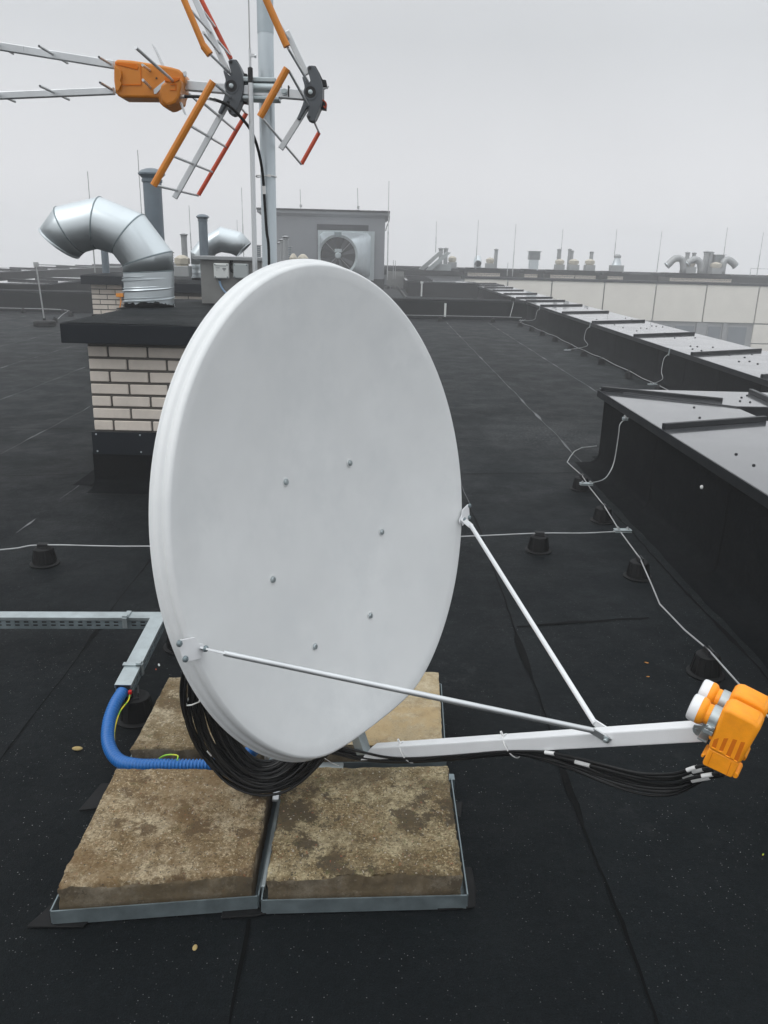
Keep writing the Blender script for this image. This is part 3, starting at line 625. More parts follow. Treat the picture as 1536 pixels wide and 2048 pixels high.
# ------------------------------------------------------------------ far building
YB = 44.0
fb = thing('far_building', 'long cream panelled building across the gap, fading in the fog', 'building', (16, 50, -12))
J = [4.47, 6.8, 9.15, 11.95, 14.7, 17.4, 20.2, 23.0, 25.8, 28.6, 31.4]
mb = MB(); mb.box((4.4, YB+.12, -12), (34, YB+14, .35)); mb.build('wall_core', K['pvcl'], fb, smooth=0)
mb = MB()
for a, b in zip(J, J[1:]): mb.box((a+.035, YB, -1.45), (b-.035, YB+.1, .47))
for a, b in zip(J[6:], J[7:]): mb.box((a+.035, YB, -2.5), (b-.035, YB+.1, -1.52)); mb.box((a+.035, YB, -5), (b-.035, YB+.1, -2.56))
mb.build('facade_panels', K['cream'], fb, smooth=0, bevel=.01, seg=1)
for x0, x1 in ((13.0, 15.8), (15.95, 17.1), (17.75, 18.55), (18.85, 19.95)):
    mb = MB(); mb.box((x0, YB+.08, -3.6), (x1, YB+.115, -1.6)); w = mb.build('window', K['pvcl'], fb, smooth=0)
    mb = MB(); mb.box((x0+.06, YB+.06, -3.5), (x1-.06, YB+.079, -1.68)); mb.build('pane', K['glass'], w, smooth=0)
mb = MB(); mb.box((17.15, YB+.02, -5), (17.7, YB+.11, -1.5)); mb.box((18.58, YB+.02, -5), (18.82, YB+.11, -1.5)); mb.build('window_pier', K['pvcl'], fb, smooth=0)
mb = MB(); mb.box((4.4, YB-.05, .475), (34, YB+.5, .60)); mb.build('roof_edge', K['fascia'], fb, smooth=0)
mb = MB(); mb.box((-4, YB+1, -12), (4.38, YB+14, .55)); mb.build('grey_side_wing', K['render'], fb, smooth=0)
mb = MB(); mb.box((-4, YB+4, .5), (34, YB+14, .86)); mb.build('felt_roof_step', K['wall_m'], fb, smooth=0)
mb = MB(); mb.box((-4, YB+.9, .55), (4.38, YB+4, .82)); mb.build('felt_roof_step', K['wall_m'], fb, smooth=0)
# chimney blocks on it
YC = 46.0
def fx(px): return ay(px, 548, YC).x
def zc_(px, py): return ay(px, py, YC).z
blocks = [(935, 1000, 'left-hand, under the elbow vent'), (1049, 1075, 'under the single louvred cowl'), (1101, 1150, 'under the leftmost of the three grouped vents'), (1151, 1192, 'under the rightmost of the three grouped vents'), (1216, 1247, 'under the lone bottle-shaped vent'), (1341, 1465, 'widest, under the crowd of ducts')]
for a, b, lab in blocks:
    x0, x1 = fx(a), fx(b)
    ch = thing('chimney', f'far brick chimney block on the cream building, {lab}', 'chimney', ((x0+x1)/2, YC+1, .5), 'far brick chimney blocks')
    mb = MB(); mb.box((x0+.005, YC+.005, .5), (x1, YC+2, .78)); mb.build('mortar_core', K['mortar'], ch, smooth=0)
    mb = MB(); brickface(mb, x0, x1, YC, .5, .77); mb.build('brick_wall', K['brick'], ch, smooth=0)
    mb = MB(); mb.box((x0-.3, YC-.15, .79), (x1+.3, YC+2.2, .93)); mb.box((x0+.05, YC+.1, .93), (x1-.05, YC+1.8, 1.0)); mb.build('cap', K['wall_m'], ch, smooth=0)
YV = YC+.7
roundvent('far square based vent with round head right of the slanted hatch', 904, YV, 532, 512, 18, zb=.95, group='far roof vents')
roundvent('far square based vent beside a tall pipe, left part of the skyline', 979, YV, 539, 515, 18, zb=.95, group='far roof vents')
roundvent('first of the three grouped vents on the far roof', 1118, YV, 540, 518, 19, zb=1, group='far roof vents')
roundvent('middle one of the three grouped vents on the far roof', 1146, YV, 540, 518, 21, zb=1, group='far roof vents')
roundvent('last of the three grouped vents on the far roof', 1178, YV, 541, 518, 20, zb=1, group='far roof vents')
roundvent('broad vent in the crowd of ducts on the far roof', 1430, YV, 545, 524, 22, zb=1, group='far roof vents')
roundvent('low box vent between the two left elbows of the far crowd', 1376, YV+.3, 545, 520, 24, zb=1, group='far roof vents')
louvre('far louvred cowl standing alone on its shaft', 1066, YV, 540, 502, 23, .95, group='far louvred cowls')
louvre('far louvred cowl rising above the crowd of ducts', 1433, YV+.5, 540, 509, 20, .95, group='far louvred cowls')
for px, py, w, lab in ((990, 497, 8, 'left of the skyline beside the square based vent'), (1115, 497, 8, 'on the first of the three grouped vents'), (1136, 497, 7, 'taller of the close pair'), (1141, 500, 7, 'shorter of the close pair'), (1180, 502, 8, 'on the last of the three grouped vents'),
                   (1371, 503, 9, 'leftmost in the duct crowd'), (1384, 504, 8, 'second from left in the duct crowd'), (1409, 501, 12, 'thick left one of the twin stacks'), (1418, 502, 10, 'right one of the twin stacks'), (1442, 515, 6, 'short one right of the cowl in the duct crowd'), (880, 495, 9, 'left of the two posts behind the slanted hatch'), (890, 495, 9, 'right of the two posts behind the slanted hatch')):
    Yk = YV+.6 if px > 1000 or px < 900 else YV-.1
    t = ay(px, py, Yk); b = ay(px, 540, Yk); vpipe(f'far vent pipe, {lab}', b.x, Yk, .95, t.z, w*Yk/1600*.42, 'pvcl', False, 'far vent pipes')
p = ay(1232, 541, YV); t = ay(1232, 511, YV); w = .33
bv = thing('bottle_vent', 'lone bottle-shaped metal vent on the far roof', 'roof vent', (p.x, YV, 1))
mb = MB(); mb.box((p.x-w, YV-w, .95), (p.x+w, YV+w, 1.33)); mb.build('plinth', K['slat'], bv, smooth=0)
mb = MB(); mb.lathe([(w*.85, 0), (w*.5, .35), (w*.5, .42)], (p.x, YV, 1.33), n=12); mb.build('neck', K['duct'], bv)
mb = MB(); mb.lathe([(w*.6, 0), (w*.62, .12), (w*.3, .2)], (p.x, YV, 1.72), n=8); mb.build('hood', K['slat'], bv)
# far elbows
FE = [('far swan-neck duct at the left end of the duct crowd', 1352, 1, [(1367,535),(1364,519),(1350,517),(1339,527),(1334,531)]),
      ('far swan-neck duct in the middle of the crowd, mouth to the left', 1400, 1, [(1402,540),(1400,525),(1390,519),(1380,523),(1374,528)]),
      ('far swan-neck duct at the right end of the duct crowd, mouth to the right', 1455, 1, [(1444,540),(1447,525),(1455,519),(1465,525),(1471,532)])]
for lab, px, sgn, pl in FE:
    pp = [ay(x, y, YV+.1) for x, y in pl]; b = pp[0].copy(); b.z = .95; rt = thing('exhaust_duct', lab, 'duct', b, 'far swan-neck ducts')
    mb = MB(); mb.tube([b]+smoothpath(pp, 2), .19, 16, (False, False)); e = mb.build('elbow', K['slat'], rt, smooth=15); sm = e.modifiers.new('wall', 'SOLIDIFY'); sm.thickness = .01
    mb = MB(); d = (pp[-1]-pp[-2]).normalized(); mb.lathe([(.192,-.02),(.205,-.02),(.205,.02),(.192,.02)], pp[-1], d, 16, (False, False)); mb.build('mouth_ring', K['duct'], rt)
rt = thing('exhaust_duct', 'short far duct facing the camera with its round dark mouth', 'duct', ay(955, 542, YV), 'far swan-neck ducts')
c0 = ay(955, 540, YV+.3); c1 = ay(955, 522, YV+.3); m1 = ay(956, 528, YV-.35)
mb = MB(); mb.tube(smoothpath([V((c0.x,c0.y,.95)), V((c1.x, c1.y, c1.z-.1)), c1+V((0,-.1,.1)), m1+V((0,.1,.03)), m1], 3), .2, 16, (False, False)); e = mb.build('elbow', K['duct'], rt); e.modifiers.new('wall', 'SOLIDIFY').thickness = .012
mb = MB(); mb.lathe([(.19, 0), (.01, .01)], m1+V((0,.15,.03)), (0,1,0), 16, (False, False)); mb.build('shaded_throat', K['dark'], rt)  # disc coloured near black for the shade inside the duct
# slanted open smoke hatch
ht = thing('smoke_hatch', 'open slanted twin-panel smoke hatch on the far roof, light grey', 'roof hatch', ay(870, 540, YC))
A = ay(838, 538, YC); B = ay(876, 502, YC); dd = V((0, 1.3, 0))
for k in (0, 1):
    o = ay(849, 540, YC)-A if k else V((0, 0, 0)); ox = V((.38*k, -.2*k, -.04*k)); mb = MB()
    P = [A+ox, B+ox+V((.1,0,0)), B+ox+V((.32, 0, -.03)), A+ox+V((.25,0,-.06))]; mb.prism(P, (0, .5, 0)); mb.build('hatch_panel', K['box2'] if k else K['slat'], ht, smooth=0)
a = ay(866, 545, YC); b = ay(903, 529, YC); mb = MB(); mb.box((a.x, YC+.05, a.z-.05), (b.x, YC+1.2, b.z)); mb.build('hatch_box', K['box2'], ht, smooth=0)
a = ay(850, 549, YC); b = ay(917, 545, YC); mb = MB(); mb.box((a.x, YC-.12, a.z-.05), (b.x, YC+1.3, b.z)); mb.build('hatch_kerb', K['slat'], ht, smooth=0)

# ------------------------------------------------------------------ lightning rods
AT = [((175,343),(183,545),15.5,.012,'tall thin lightning rod above the arch of the big duct'), ((275,300),(291,545),12.8,.010,'tallest thin rod, rising left of the thick grey pipe'),
      ((378,411),(386,520),17,.010,'thin rod between the small pipe and the domed pipe'), ((483,375),(492,520),18,.010,'thin rod just right of the second duct'),
      ((474,440),(478,520),24,.010,'short faint rod above the second duct'), ((778,362),(783,560),38,.026,'tall rod standing at the right corner of the fan house'),
      ((873,443),(877,505),47,.022,'far rod above the slanted hatch'), ((957,440),(950,545),46,.022,'far rod beside the round duct mouth'), ((1032,448),(1025,553),45.5,.022,'far rod left of the lone louvred cowl'),
      ((1126,458),(1122,530),47,.022,'far rod in the three grouped vents'), ((1234,458),(1231,515),47,.022,'far rod above the bottle-shaped vent'), ((1324,462),(1311,546),47,.022,'far rod left of the duct crowd'),
      ((1455,455),(1450,530),47,.022,'far rod right of the twin stacks'), ((1527,465),(1515,552),47,.022,'rightmost far rod, near the picture edge'), ((1016,525),(1014,552),45,.022,'very short far rod left of the louvred cowl'),
      ((787,520),(787,558),40.5,.022,'left of the two short rods beside the fan house corner'), ((791,521),(791,558),40.5,.022,'right of the two short rods beside the fan house corner'), ((1502,536),(1501,552),47,.022,'short far post holding a wire at the right')]
for t, b, Yk, r, lab in AT:
    P1 = ay(*t, Yk); P0 = ay(*b, Yk); P0.x = P1.x+(P0.x-P1.x)*.15
    mb = MB(); mb.tube([P0, P0.lerp(P1, .5)], r, 6); mb.tube([P0.lerp(P1, .5), P1], r*.6, 6); tag(mb.build('air_terminal', K['rod']), lab, 'lightning rod', 'lightning rods')
mb = MB(); mb.tube([ay(1502, 537, 47), ay(1536, 538, 47), ay(1560, 539, 47)], .012, 5); tag(mb.build('lightning_wire', K['rod']), 'thin wire on short posts at the right end of the far roof', 'wire', 'lightning conductor wires')

# ------------------------------------------------------------------ cone supports and wires
def cone(label, x, y, z=0, first=[None], k=1.0, clip=True, rz=0):
    if first[0] is None:
        rt = thing('cone_support', label, 'wire support', (x, y, z), 'black cone wire supports')
        mb = MB(); mb.lathe([(.062, 0), (.074, .002), (.075, .008), (.068, .012), (.060, .013), (.047, .088), (.040, .093), (.030, .094)], (x, y, z), n=28)
        for i in range(12):
            a = 2*PI*i/12; d = V((math.cos(a), math.sin(a), 0)); mb.beam(V((x, y, z+.015))+d*.0605, V((x, y, z+.084))+d*.0485, .003, .003, (0, 1, .1))
        mb.build('cone_body', K['cone'], rt)
        mb = MB(); mb.box((-.012, -.03, .093), (.012, .03, .099), o=(x, y, z)); mb.box((-.012, -.028, .099), (-.006, .028, .116), o=(x, y, z)); mb.box((.006, -.028, .099), (.012, .028, .116), o=(x, y, z)); mb.build('wire_clip', K['black'], rt, smooth=0, bevel=.001)
        first[0] = rt; return rt
    return copy_tree(first[0], (x, y, z), label, rz)
P_ = lambda px, py: az(px, py)
main = [(1.50, 5.60), (1.465, 4.87), (1.405, 3.93), (1.365, 2.90)]
for (x, y), lab in zip(main, ('black cone nearest the end corner of the near parapet', 'second black cone from the near parapet corner', 'black cone just below the cross wire clamp', 'largest black cone, behind the orange LNB heads')): cone(lab, x, y)
cone('black cone on the cross wire to the right of the dish', .945, 4.30, rz=1.4)
cone('black cone on the cross wire at the left edge', -1.73, 3.94, rz=1.5)
cone('black cone under the open end of the cable trunking, beside the blue conduit', -.83, 2.50, rz=.3)
cone('black cone under the corner of the cable trunking', -.80, 3.04, rz=.9)
far = []
names = ['at the far inner corner', 'second from the far corner', 'third from the far corner', 'fourth from the far corner', 'left of the second drop wire', 'below the second drop wire', 'first beyond the third drop wire', 'second before the nearest visible drop', 'one before the hidden end', 'last one seen above the near parapet corner']
for (px, py), nm in zip(((1040,653),(1063,662),(1084,672),(1110,683),(1141,700),(1167,713),(1203,729),(1257,757),(1316,788)), names):
    p = P_(px, py); far.append(p); cone(f'black cone along the long parapet, {nm}', p.x, p.y)
for px, py, nm in ((880,643,'beside the white down pipe at the cross parapet'),(986,645,'at the middle of the cross parapet right of the dish'),(47,626,'at the foot of the cross parapet, left edge'),(126,628,'at the cross parapet left of the farther chimney'),(142,633,'closest to the farther chimney foot'),(110,645,'just right of the round stand base')):
    p = P_(px, py); cone(f'small black cone {nm}', p.x, min(p.y, Yc(p.x)-.35), rz=1.5)
for px, py, nm in ((1017,600,'left'),(1026,603,'right')):
    p = az(px, py, .49); cone(f'black cone on top of the cross parapet, {nm} of the two', p.x, p.y, .49)
def wire(name, pts, r, label, k=4, mat='rod', cat='wire', group='lightning conductor wires'):
    mb = MB(); mb.tube(smoothpath(pts, k), r, 8); return tag(mb.build(name, K[mat]), label, cat, group)
zw = .108
wire('lightning_wire', [(1.83,6.47,.13),(1.70,6.44,.12),(1.62,6.35,.11),(1.545,6.18,.10),(1.488,6.02,.10),(1.492,5.9,.10),(1.50,5.6,zw),(1.485,5.3,.10),(1.465,4.87,zw),(1.43,4.4,.103),(1.405,3.93,zw),(1.365,3.6,.09),(1.335,3.4,.085),(1.34,3.1,.10),(1.365,2.90,zw),(1.39,2.5,.095),(1.41,2.0,.09),(1.43,1.5,.09)], .0037, 'steel wire running over the row of cones beside the near parapet', 1)
wire('lightning_wire', [(-3.2,3.55,.095),(-2.5,3.75,.10),(-1.9,3.86,zw),(-1.73,3.94,zw),(-1.15,3.95,.11),(-.2,4.12,.105),(.48,4.22,.105),(.945,4.30,zw),(1.2,4.34,.10),(1.46,4.38,.104)], .0037, 'steel cross wire passing behind the dish from left to right')
wire('lightning_wire', [(1.795,5.62,.575),(1.79,5.60,.54),(1.73,5.58,.50),(1.72,5.56,.42),(1.70,5.52,.25),(1.665,5.48,.17),(1.60,5.42,.125),(1.47,5.36,.112)], .0037, 'bent drop wire on the near parapet face')
def clampset(label, c, rz=0, L=.09):
    rt = thing('wire_clamp', label, 'clamp', c, 'galvanised wire clamps'); R = Matrix.Rotation(rz, 3, 'Z')
    mb = MB(); mb.box((-L/2, -.02, -.008), (L/2, .02, -.003), R, c); mb.box((-L/2, -.02, .003), (L/2, .02, .008), R, c); mb.build('plate', K['galv'], rt, smooth=0, bevel=.002)
    for sx in (-.028, .028):
        mb = MB(); mb.lathe([(.009, .008), (.009, .016), (.005, .017), (.005, .022)], V(c)+R@V((sx, 0, 0)), n=6); mb.build('bolt', K['rod'], rt)
clampset('galvanised clamp where the cross wire meets the main wire', (1.445, 4.385, .106), .05, .10)
clampset('galvanised clamp joining the near drop wire to the main wire', (1.475, 5.37, .108), .05)
clampset('galvanised clamp bent over the near parapet edge', (1.765, 5.60, .53), 1.4, .05)
# far wire
pts = [(-30,20.95,.1), (-12,20.95,.1), (-8,20.95,.11)]
wire('lightning_wire', [(x, Yc(x)-.42, .1) for x in (-28,-20,-15,-11,-9)]+[(-7.9,20.4,.1),(-7.5,20.0,.1)], .007, 'thin wire along the foot of the cross parapet on the left', 3)
wire('lightning_wire', [(-7.5,19.9,.1),(-7.25,18.9,.1),(-6.9,17.7,.1)], .006, 'thin wire slanting to the round stand base', 3)
wire('lightning_wire', [(x, Yc(x)-.35, .11) for x in (-6,-3,.5,1.6,3.0)]+[(3.75,21.5,.11)], .006, 'thin wire along the foot of the cross parapet right of the dish', 3)
fp = [V((p.x, p.y, .108)) for p in far]; fp2 = [V((3.75, 20.9, .11))]
for p, q in zip(fp, fp[1:]): fp2 += [p, p.lerp(q, .5)-V((.01, 0, .008))]
fp2 += [fp[-1], V((3.5, 8.2, .1)), V((3.5, 6.6, .1))]
wire('lightning_wire', fp2, .0042, 'steel wire running over the cones along the long right parapet', 3)
for k, (tp_, md, bt, lab) in enumerate((((1355,698),(1347,715),(1305,767),'nearest of the three drop wires on the long parapet'), ((1165,642),(1158,655),(1135,699),'middle one of the three drop wires on the long parapet'), ((1073,610),(1068,618),(1043,640),'farthest of the three drop wires on the long parapet'))):
    b = az(bt[0], bt[1], .12); t = V((3.54, b.y-.35, .58)) if k == 0 else V((3.54, b.y+.05, .58)); 
    tt = ay(tp_[0], tp_[1], 10.85 if k == 0 else (15.1 if k == 1 else 20.0)); tt.x = 3.905; tt.z = .48
    wire('lightning_wire', [tt, V((3.90, tt.y, .42)), V((3.84, tt.y-.02, .36)), V((3.80, tt.y-.1, .20)), V((3.74, (tt.y+b.y)/2, .13)), V((b.x, b.y, .115))], .0042, lab)
    clampset(f'galvanised clamp at the foot of the {"nearest middle farthest".split()[k]} long-parapet drop wire', (b.x, b.y, .11), .2, .12)
    mb = MB(); mb.beam((3.908, tt.y, .50), (3.902, tt.y, .40), .035, .006, (1, 0, 0)); tag(mb.build('edge_bracket', K['galv'], smooth=0), f'small bracket on the parapet edge above the {"nearest middle farthest".split()[k]} drop wire', 'bracket', 'parapet edge brackets')
mb = MB(); p = ay(1023, 640, 21.3); mb.tube(smoothpath([(p.x, 21.6, .1), (p.x+.1, 21.8, .46), (p.x+.06, 22.0, .51)], 4), .008, 6); tag(mb.build('lightning_wire', K['rod']), 'thin wire climbing the right end of the cross parapet', 'wire', 'lightning conductor wires')
p = ay(891, 636, 21.3); mb = MB(); mb.tube([(p.x, 21.5, .08), (p.x, 21.52, .42)], .028, 10); tag(mb.build('down_pipe', K['box']), 'short white upright pipe at the cross parapet right of the dish', 'pipe')
p = ay(843, 592, 33.0); mb = MB(); mb.tube([(p.x, 33.05, .03), (p.x, 33.05, .55)], .03, 8); mb.lathe([(.06,0),(.06,.07)], (p.x, 33.05, .53), n=8); tag(mb.build('down_pipe', K['box']), 'thin white upright rod against the far parapet block', 'pipe')

# ------------------------------------------------------------------ ballast frame and slabs
SL = {'FL': [(-.762,1.583),(-.283,1.640),(-.283,2.075),(-.766,2.068)], 'FR': [(-.251,1.628),(.249,1.655),(.248,2.112),(-.262,2.085)],
      'RR': [(-.235,2.20),(.239,2.222),(.258,2.690),(-.235,2.69)], 'RL': [(-.753,2.163),(-.285,2.195),(-.285,2.66),(-.747,2.620)]}
fr = thing('ballast_frame', 'galvanised steel tray frame on the roof holding four concrete slabs', 'frame', (-.262, 2.13, 0))
def tray(c):
    cx = sum(p[0] for p in c)/4; cy = sum(p[1] for p in c)/4
    P = [V((cx+(x-cx)*1.045, cy+(y-cy)*1.05, 0)) for x, y in c]; mb = MB()
    for a, b in zip(P, P[1:]+P[:1]):
        d = (b-a).normalized(); mb.beam(a+d*.002+V((0,0,.026)), b-d*.002+V((0,0,.026)), .0035, .042)
        mb.beam(a+d*.02+V((0,0,.008)), b-d*.02+V((0,0,.008)), .03, .0035, off=(-.017, 0))
    return mb
for k in SL: tray(SL[k]).build('tray', K['galvd'], fr, smooth=0)
mb = MB(); mb.box((-.79, 2.118, .006), (.27, 2.148, .046)); mb.build('cross_bar', K['galvd'], fr, smooth=0, bevel=.002)
mb = MB(); mb.box((-.270, 1.66, .006), (-.258, 2.116, .05)); mb.build('cross_bar', K['galv'], fr, smooth=0, bevel=.002)
mb = MB(); mb.box((-.36, 2.085, .047), (-.08, 2.185, .053)); mb.build('mast_plate', K['galv'], fr, smooth=0, bevel=.002)
mb = MB(); mb.beam((-.268, 1.95, .085), (-.272, 2.085, .10), .02, .008, (0,0,1)); mb.build('brace_strap', K['alu'], fr, smooth=0, bevel=.002)
def slab(c, m, label, z0, z1, seed, rough=1.0):
    cs = [V((x, y, 0)) for x, y in c]; N = 64; mb = MB()
    def pt(u, v, z):
        a = cs[0].lerp(cs[1], u); b = cs[3].lerp(cs[2], u); p = a.lerp(b, v); return V((p.x, p.y, z))
    ctr = pt(.5, .5, 0)
    def chip(u, v, z, edge):
        p = pt(u, v, z); d = (p-ctr); d.z = 0; d.normalize()
        if edge: 
            tz = (z-z0)/(z1-z0); k = abs(noise.noise(V((p.x*9, p.y*9, seed))))*.009+abs(noise.noise(V((p.x*32, p.y*32, seed+tz*2))))*.012
            p -= d*(k*(.35+.9*tz)*rough)
        return p
    def top(u, v):
        e = min(u, v, 1-u, 1-v); p = chip(u, v, z1, e < .001)
        h = noise.noise(V((p.x*11, p.y*11, seed)))*.003 + noise.noise(V((p.x*34, p.y*34, seed)))*.0022 + noise.noise(V((p.x*88, p.y*88, seed)))*.0022
        drop = max(0, .03-e)/.03; h -= drop*drop*(.005+.012*max(0, noise.noise(V((p.x*14, p.y*14, seed+3)))+.3))
        p.z = z1 + h*rough; return p
    mb.grid(top, N, N)
    def side(f):
        def fn(u, v):
            uu, vv = f(u)
            if v >= .999: return top(uu, vv)
            p = chip(uu, vv, z0+(z1-z0)*v, True); cdir = (pt(uu, vv, 0)-ctr).normalized(); p = p - V((cdir.x, cdir.y, 0))*(.004 if v < .8 else 0); q = noise.noise(V((p.x*30, p.y*30, v*3+seed)))*.002; p.x += q; p.y += q; return p
        mb.grid(fn, N, 5)
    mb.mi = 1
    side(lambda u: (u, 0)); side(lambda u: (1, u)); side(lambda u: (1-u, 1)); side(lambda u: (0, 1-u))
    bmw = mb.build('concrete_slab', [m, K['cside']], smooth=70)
    return tag(bmw, label, 'concrete slab', 'ballast slabs')
slab(SL['FL'], K['conc1'], 'rough brown concrete slab at front left, black cable coil lying on it', .012, .107, 1.3)
slab(SL['FR'], K['conc2'], 'rough mossy concrete slab with dark stains at front right', .012, .106, 5.7)
slab(SL['RL'], K['conc3'], 'rough concrete slab at rear left behind the blue conduit', .012, .103, 9.1)
slab(SL['RR'], K['conc4'], 'smoother yellowish concrete slab at rear right below the feed arm', .012, .105, 3.3, .35)
def mat_piece(c, label, seed):
    P = [V((x+random.uniform(-.01, .01), y+random.uniform(-.01, .01), .0045)) for x, y in c]; mb = MB(); mb.prism(P, (0, 0, .004)); tag(mb.build('rubber_mat', K['cone'], smooth=0, bevel=.002), label, 'rubber mat', 'rubber pads under the frame')
mat_piece([(-.822,1.556),(-.70,1.563),(-.685,1.60),(-.70,1.66),(-.79,1.66)], 'black rubber pad under the left front frame corner', 1)
mat_piece([(-.37,1.602),(-.27,1.612),(-.19,1.632),(-.19,1.69),(-.37,1.67)], 'black rubber pad under the middle of the frame front', 2)
mat_piece([(.185,1.632),(.292,1.640),(.296,1.70),(.285,1.79),(.19,1.80)], 'black rubber pad under the right front frame corner', 3)
mat_piece([(.20,2.00),(.285,2.00),(.29,2.06),(.20,2.06)], 'small black rubber pad at the right side of the frame', 4)
mat_piece([(-.86,2.0),(-.74,2.02),(-.74,2.12),(-.84,2.12)], 'black rubber pad left of the frame below the blue conduit', 5)

# ------------------------------------------------------------------ mast, lightning tube
MX, MY = -.277, 2.11
ms = thing('mast', 'round galvanised steel mast carrying the TV antenna', 'mast', (MX, MY, .05))
mb = MB(); mb.lathe([(.0185, 0), (.0185, 2.9)], (MX, MY, .052), n=32); mb.build('tube', K['mast'], ms)
mb = MB(); mb.lathe([(.0190, 0), (.0190, .9)], (MX, MY, 2.08), n=32, cap=(False, False)); mb.build('upper_sleeve', pm('dull_galvanised', (.44,.50,.53), .5, .55, .12, 10), ms)
mb = MB(); mb.lathe([(.03, 0), (.03, .06), (.019, .065)], (MX, MY, .053), n=24); mb.build('socket', K['galvd'], ms)
TX, TY = -.298, 2.0
lt = thing('lightning_tube', 'slim aluminium lightning rod tube with black tip in front of the mast', 'lightning rod', (TX, TY, .1))
zt_ = ay(501, 166, TY).z; zk = ay(500, 134, TY).z; zcp = ay(500, 98, TY).z
mb = MB(); mb.lathe([(.0058, 0), (.0058, zt_-.1)], (TX, TY, .1), n=16); mb.build('tube', K['alu'], lt)
mb = MB(); mb.lathe([(.0052, 0), (.0056, .015), (.0056, .03), (.003, zk-zt_)], (TX, TY, zt_), n=14); mb.build('black_tip', K['black'], lt)
mb = MB(); mb.lathe([(.0028, 0), (.0028, zcp-zk), (.0035, zcp-zk)], (TX, TY, zk), n=10); mb.box((0, -.003, .02), (.011, .003, .026), o=(TX, TY, zk)); mb.lathe([(.004,0),(.004,.004)], (TX+.01, TY, zk+.022), (1,0,0), 8); mb.build('coupling', K['alu'], lt)
mb = MB(); mb.lathe([(.0016, 0), (.0013, 1.0)], (TX, TY, zcp), n=8); mb.build('needle', K['rod'], lt)

# ------------------------------------------------------------------ TV antenna
YA = 2.03
an = thing('tv_antenna', 'orange and aluminium TV antenna with corner reflectors clamped to the mast', 'antenna', (MX, YA, 1.95))
def seg(name, a, b, r, m, ya=YA, yb=YA, par=an, n=10, w=None):
    A_ = ay(*a, ya); B_ = ay(*b, yb); mb = MB()
    if w: mb.beam(A_, B_, w[0], w[1], (0, 1, 0)); return mb.build(name, K[m], par, smooth=0, bevel=.0015)
    mb.tube([A_, B_], r, n); return mb.build(name, K[m], par)
seg('boom', (366,171), (612,191), 0, 'alu', YA, YA, w=(.020, .020))
# mast clamp
cl = ay(522, 178, YA); mb = MB(); mb.box((-.042, .012, -.016), (.045, .030, .018), o=cl); mb.box((-.045, -.014, .012), (.035, .03, .022), o=cl); mb.box((-.042, -.014, -.024), (.042, .03, -.016), o=cl)
mb.build('mast_clamp', K['galv'], an, smooth=0, bevel=.002)
mb = MB(); mb.lathe([(.011, 0), (.011, .055)], cl+V((-.018, -.006, .001)), (1, 0, 0), 16); mb.build('clamp_tube', K['galv'], an)
mb = MB(); u_ = [V((MX+.026*math.cos(a), MY+.026*math.sin(a), cl.z+dz)) for dz in (0,) for a in [PI*k/10 for k in range(11)]]; mb.tube([V((MX+.026, MY-.06, cl.z))]+u_+[V((MX-.026, MY-.06, cl.z))], .003, 8); mb.build('u_bolt', K['galv'], an)
for px in (569,):
    q = ay(px, 184, YA-.012); mb = MB(); mb.lathe([(.007, 0), (.007, .004), (.0045, .004), (.0045, .01)], q, (0,-1,0), 12); mb.build('clamp_bolt', K['galv'], an)
mb = MB(); q = ay(578, 184, YA); mb.box((-.0015, -.0115, -.0115), (.0015, .0115, .0115), o=q); mb.build('boom_band', K['black'], an, smooth=0)
# crescent holders
HO = [(456,122),(460,118.5),(469,118.5),(474,124),(480,134),(484,146),(486.5,158),(487,170),(486,184),(483,196),(479,208),(474.5,219),(471,229),(465,230),(458,227),(454.5,219),(458,212),(459.5,203),(455,203),(449,213),(441,227),(435.5,225),(441,212),(447,197),(450.5,184),(451.5,171),(450.5,157),(446.5,143),(447.5,139),(457,149),(461,152),(462.5,148),(459.5,136)]
def holder(dx, dy, red):
    pts = [ay(x+dx, y+dy, YA-.018) for x, y in HO]; mb = MB(); mb.prism(pts, (0, .034, 0)); h = mb.build('reflector_holder', K['gplast'], an, smooth=0, bevel=.0015)
    c = ay(463+dx, 172+dy, YA-.018); mb = MB(); mb.lathe([(.0155, -.0005), (.0155, .0015), (.0125, .0015), (.0125, -.0004)], c, (0,-1,0), 28); mb.build('hub_ring', K['gplast'], h)
    mb = MB(); mb.lathe([(.0122, 0), (.0122, .0008)], c, (0,-1,0), 24); mb.build('hub_recess', K['black'], h)
    mb = MB(); mb.lathe([(.005, 0), (.005, .004), (.003, .005)], c, (0,-1,0), 12); mb.build('hub_bolt', K['galv'], h)
    for q in ((462, 124), (460, 222)):
        cc = ay(q[0]+dx, q[1]+dy, YA-.018); mb = MB(); mb.lathe([(.0035, 0), (.0035, .0012)], cc, (0,-1,0), 10); mb.build('holder_screw', K['black'], h)
    # black clips on the far side
    bk = [(463,118),(473,119),(481,133),(487,146),(494,147),(496,160),(489,162),(489,186),(495,192),(494,206),(484,204),(474,226),(468,230),(470,200),(474,170),(468,140)]
    mb = MB(); mb.prism([ay(x+dx, y+dy, YA+.02) for x, y in bk], (0, .03, 0)); mb.build('clip', K['black'], h, smooth=0, bevel=.0015)
holder(0, 0, False); holder(158, 12.5, True)
mb = MB(); mb.tube([ay(640, 176, YA+.01), ay(655, 177, YA+.01), ay(657, 172, YA+.01)], .0015, 6); mb.build('wire_spring', K['rod'], an)
mb = MB(); mb.tube(smoothpath([ay(645, 200, YA), ay(652, 206, YA), ay(651, 216, YA), ay(647, 212, YA)], 4), .0016, 6); mb.build('red_lead', K['red'], an)
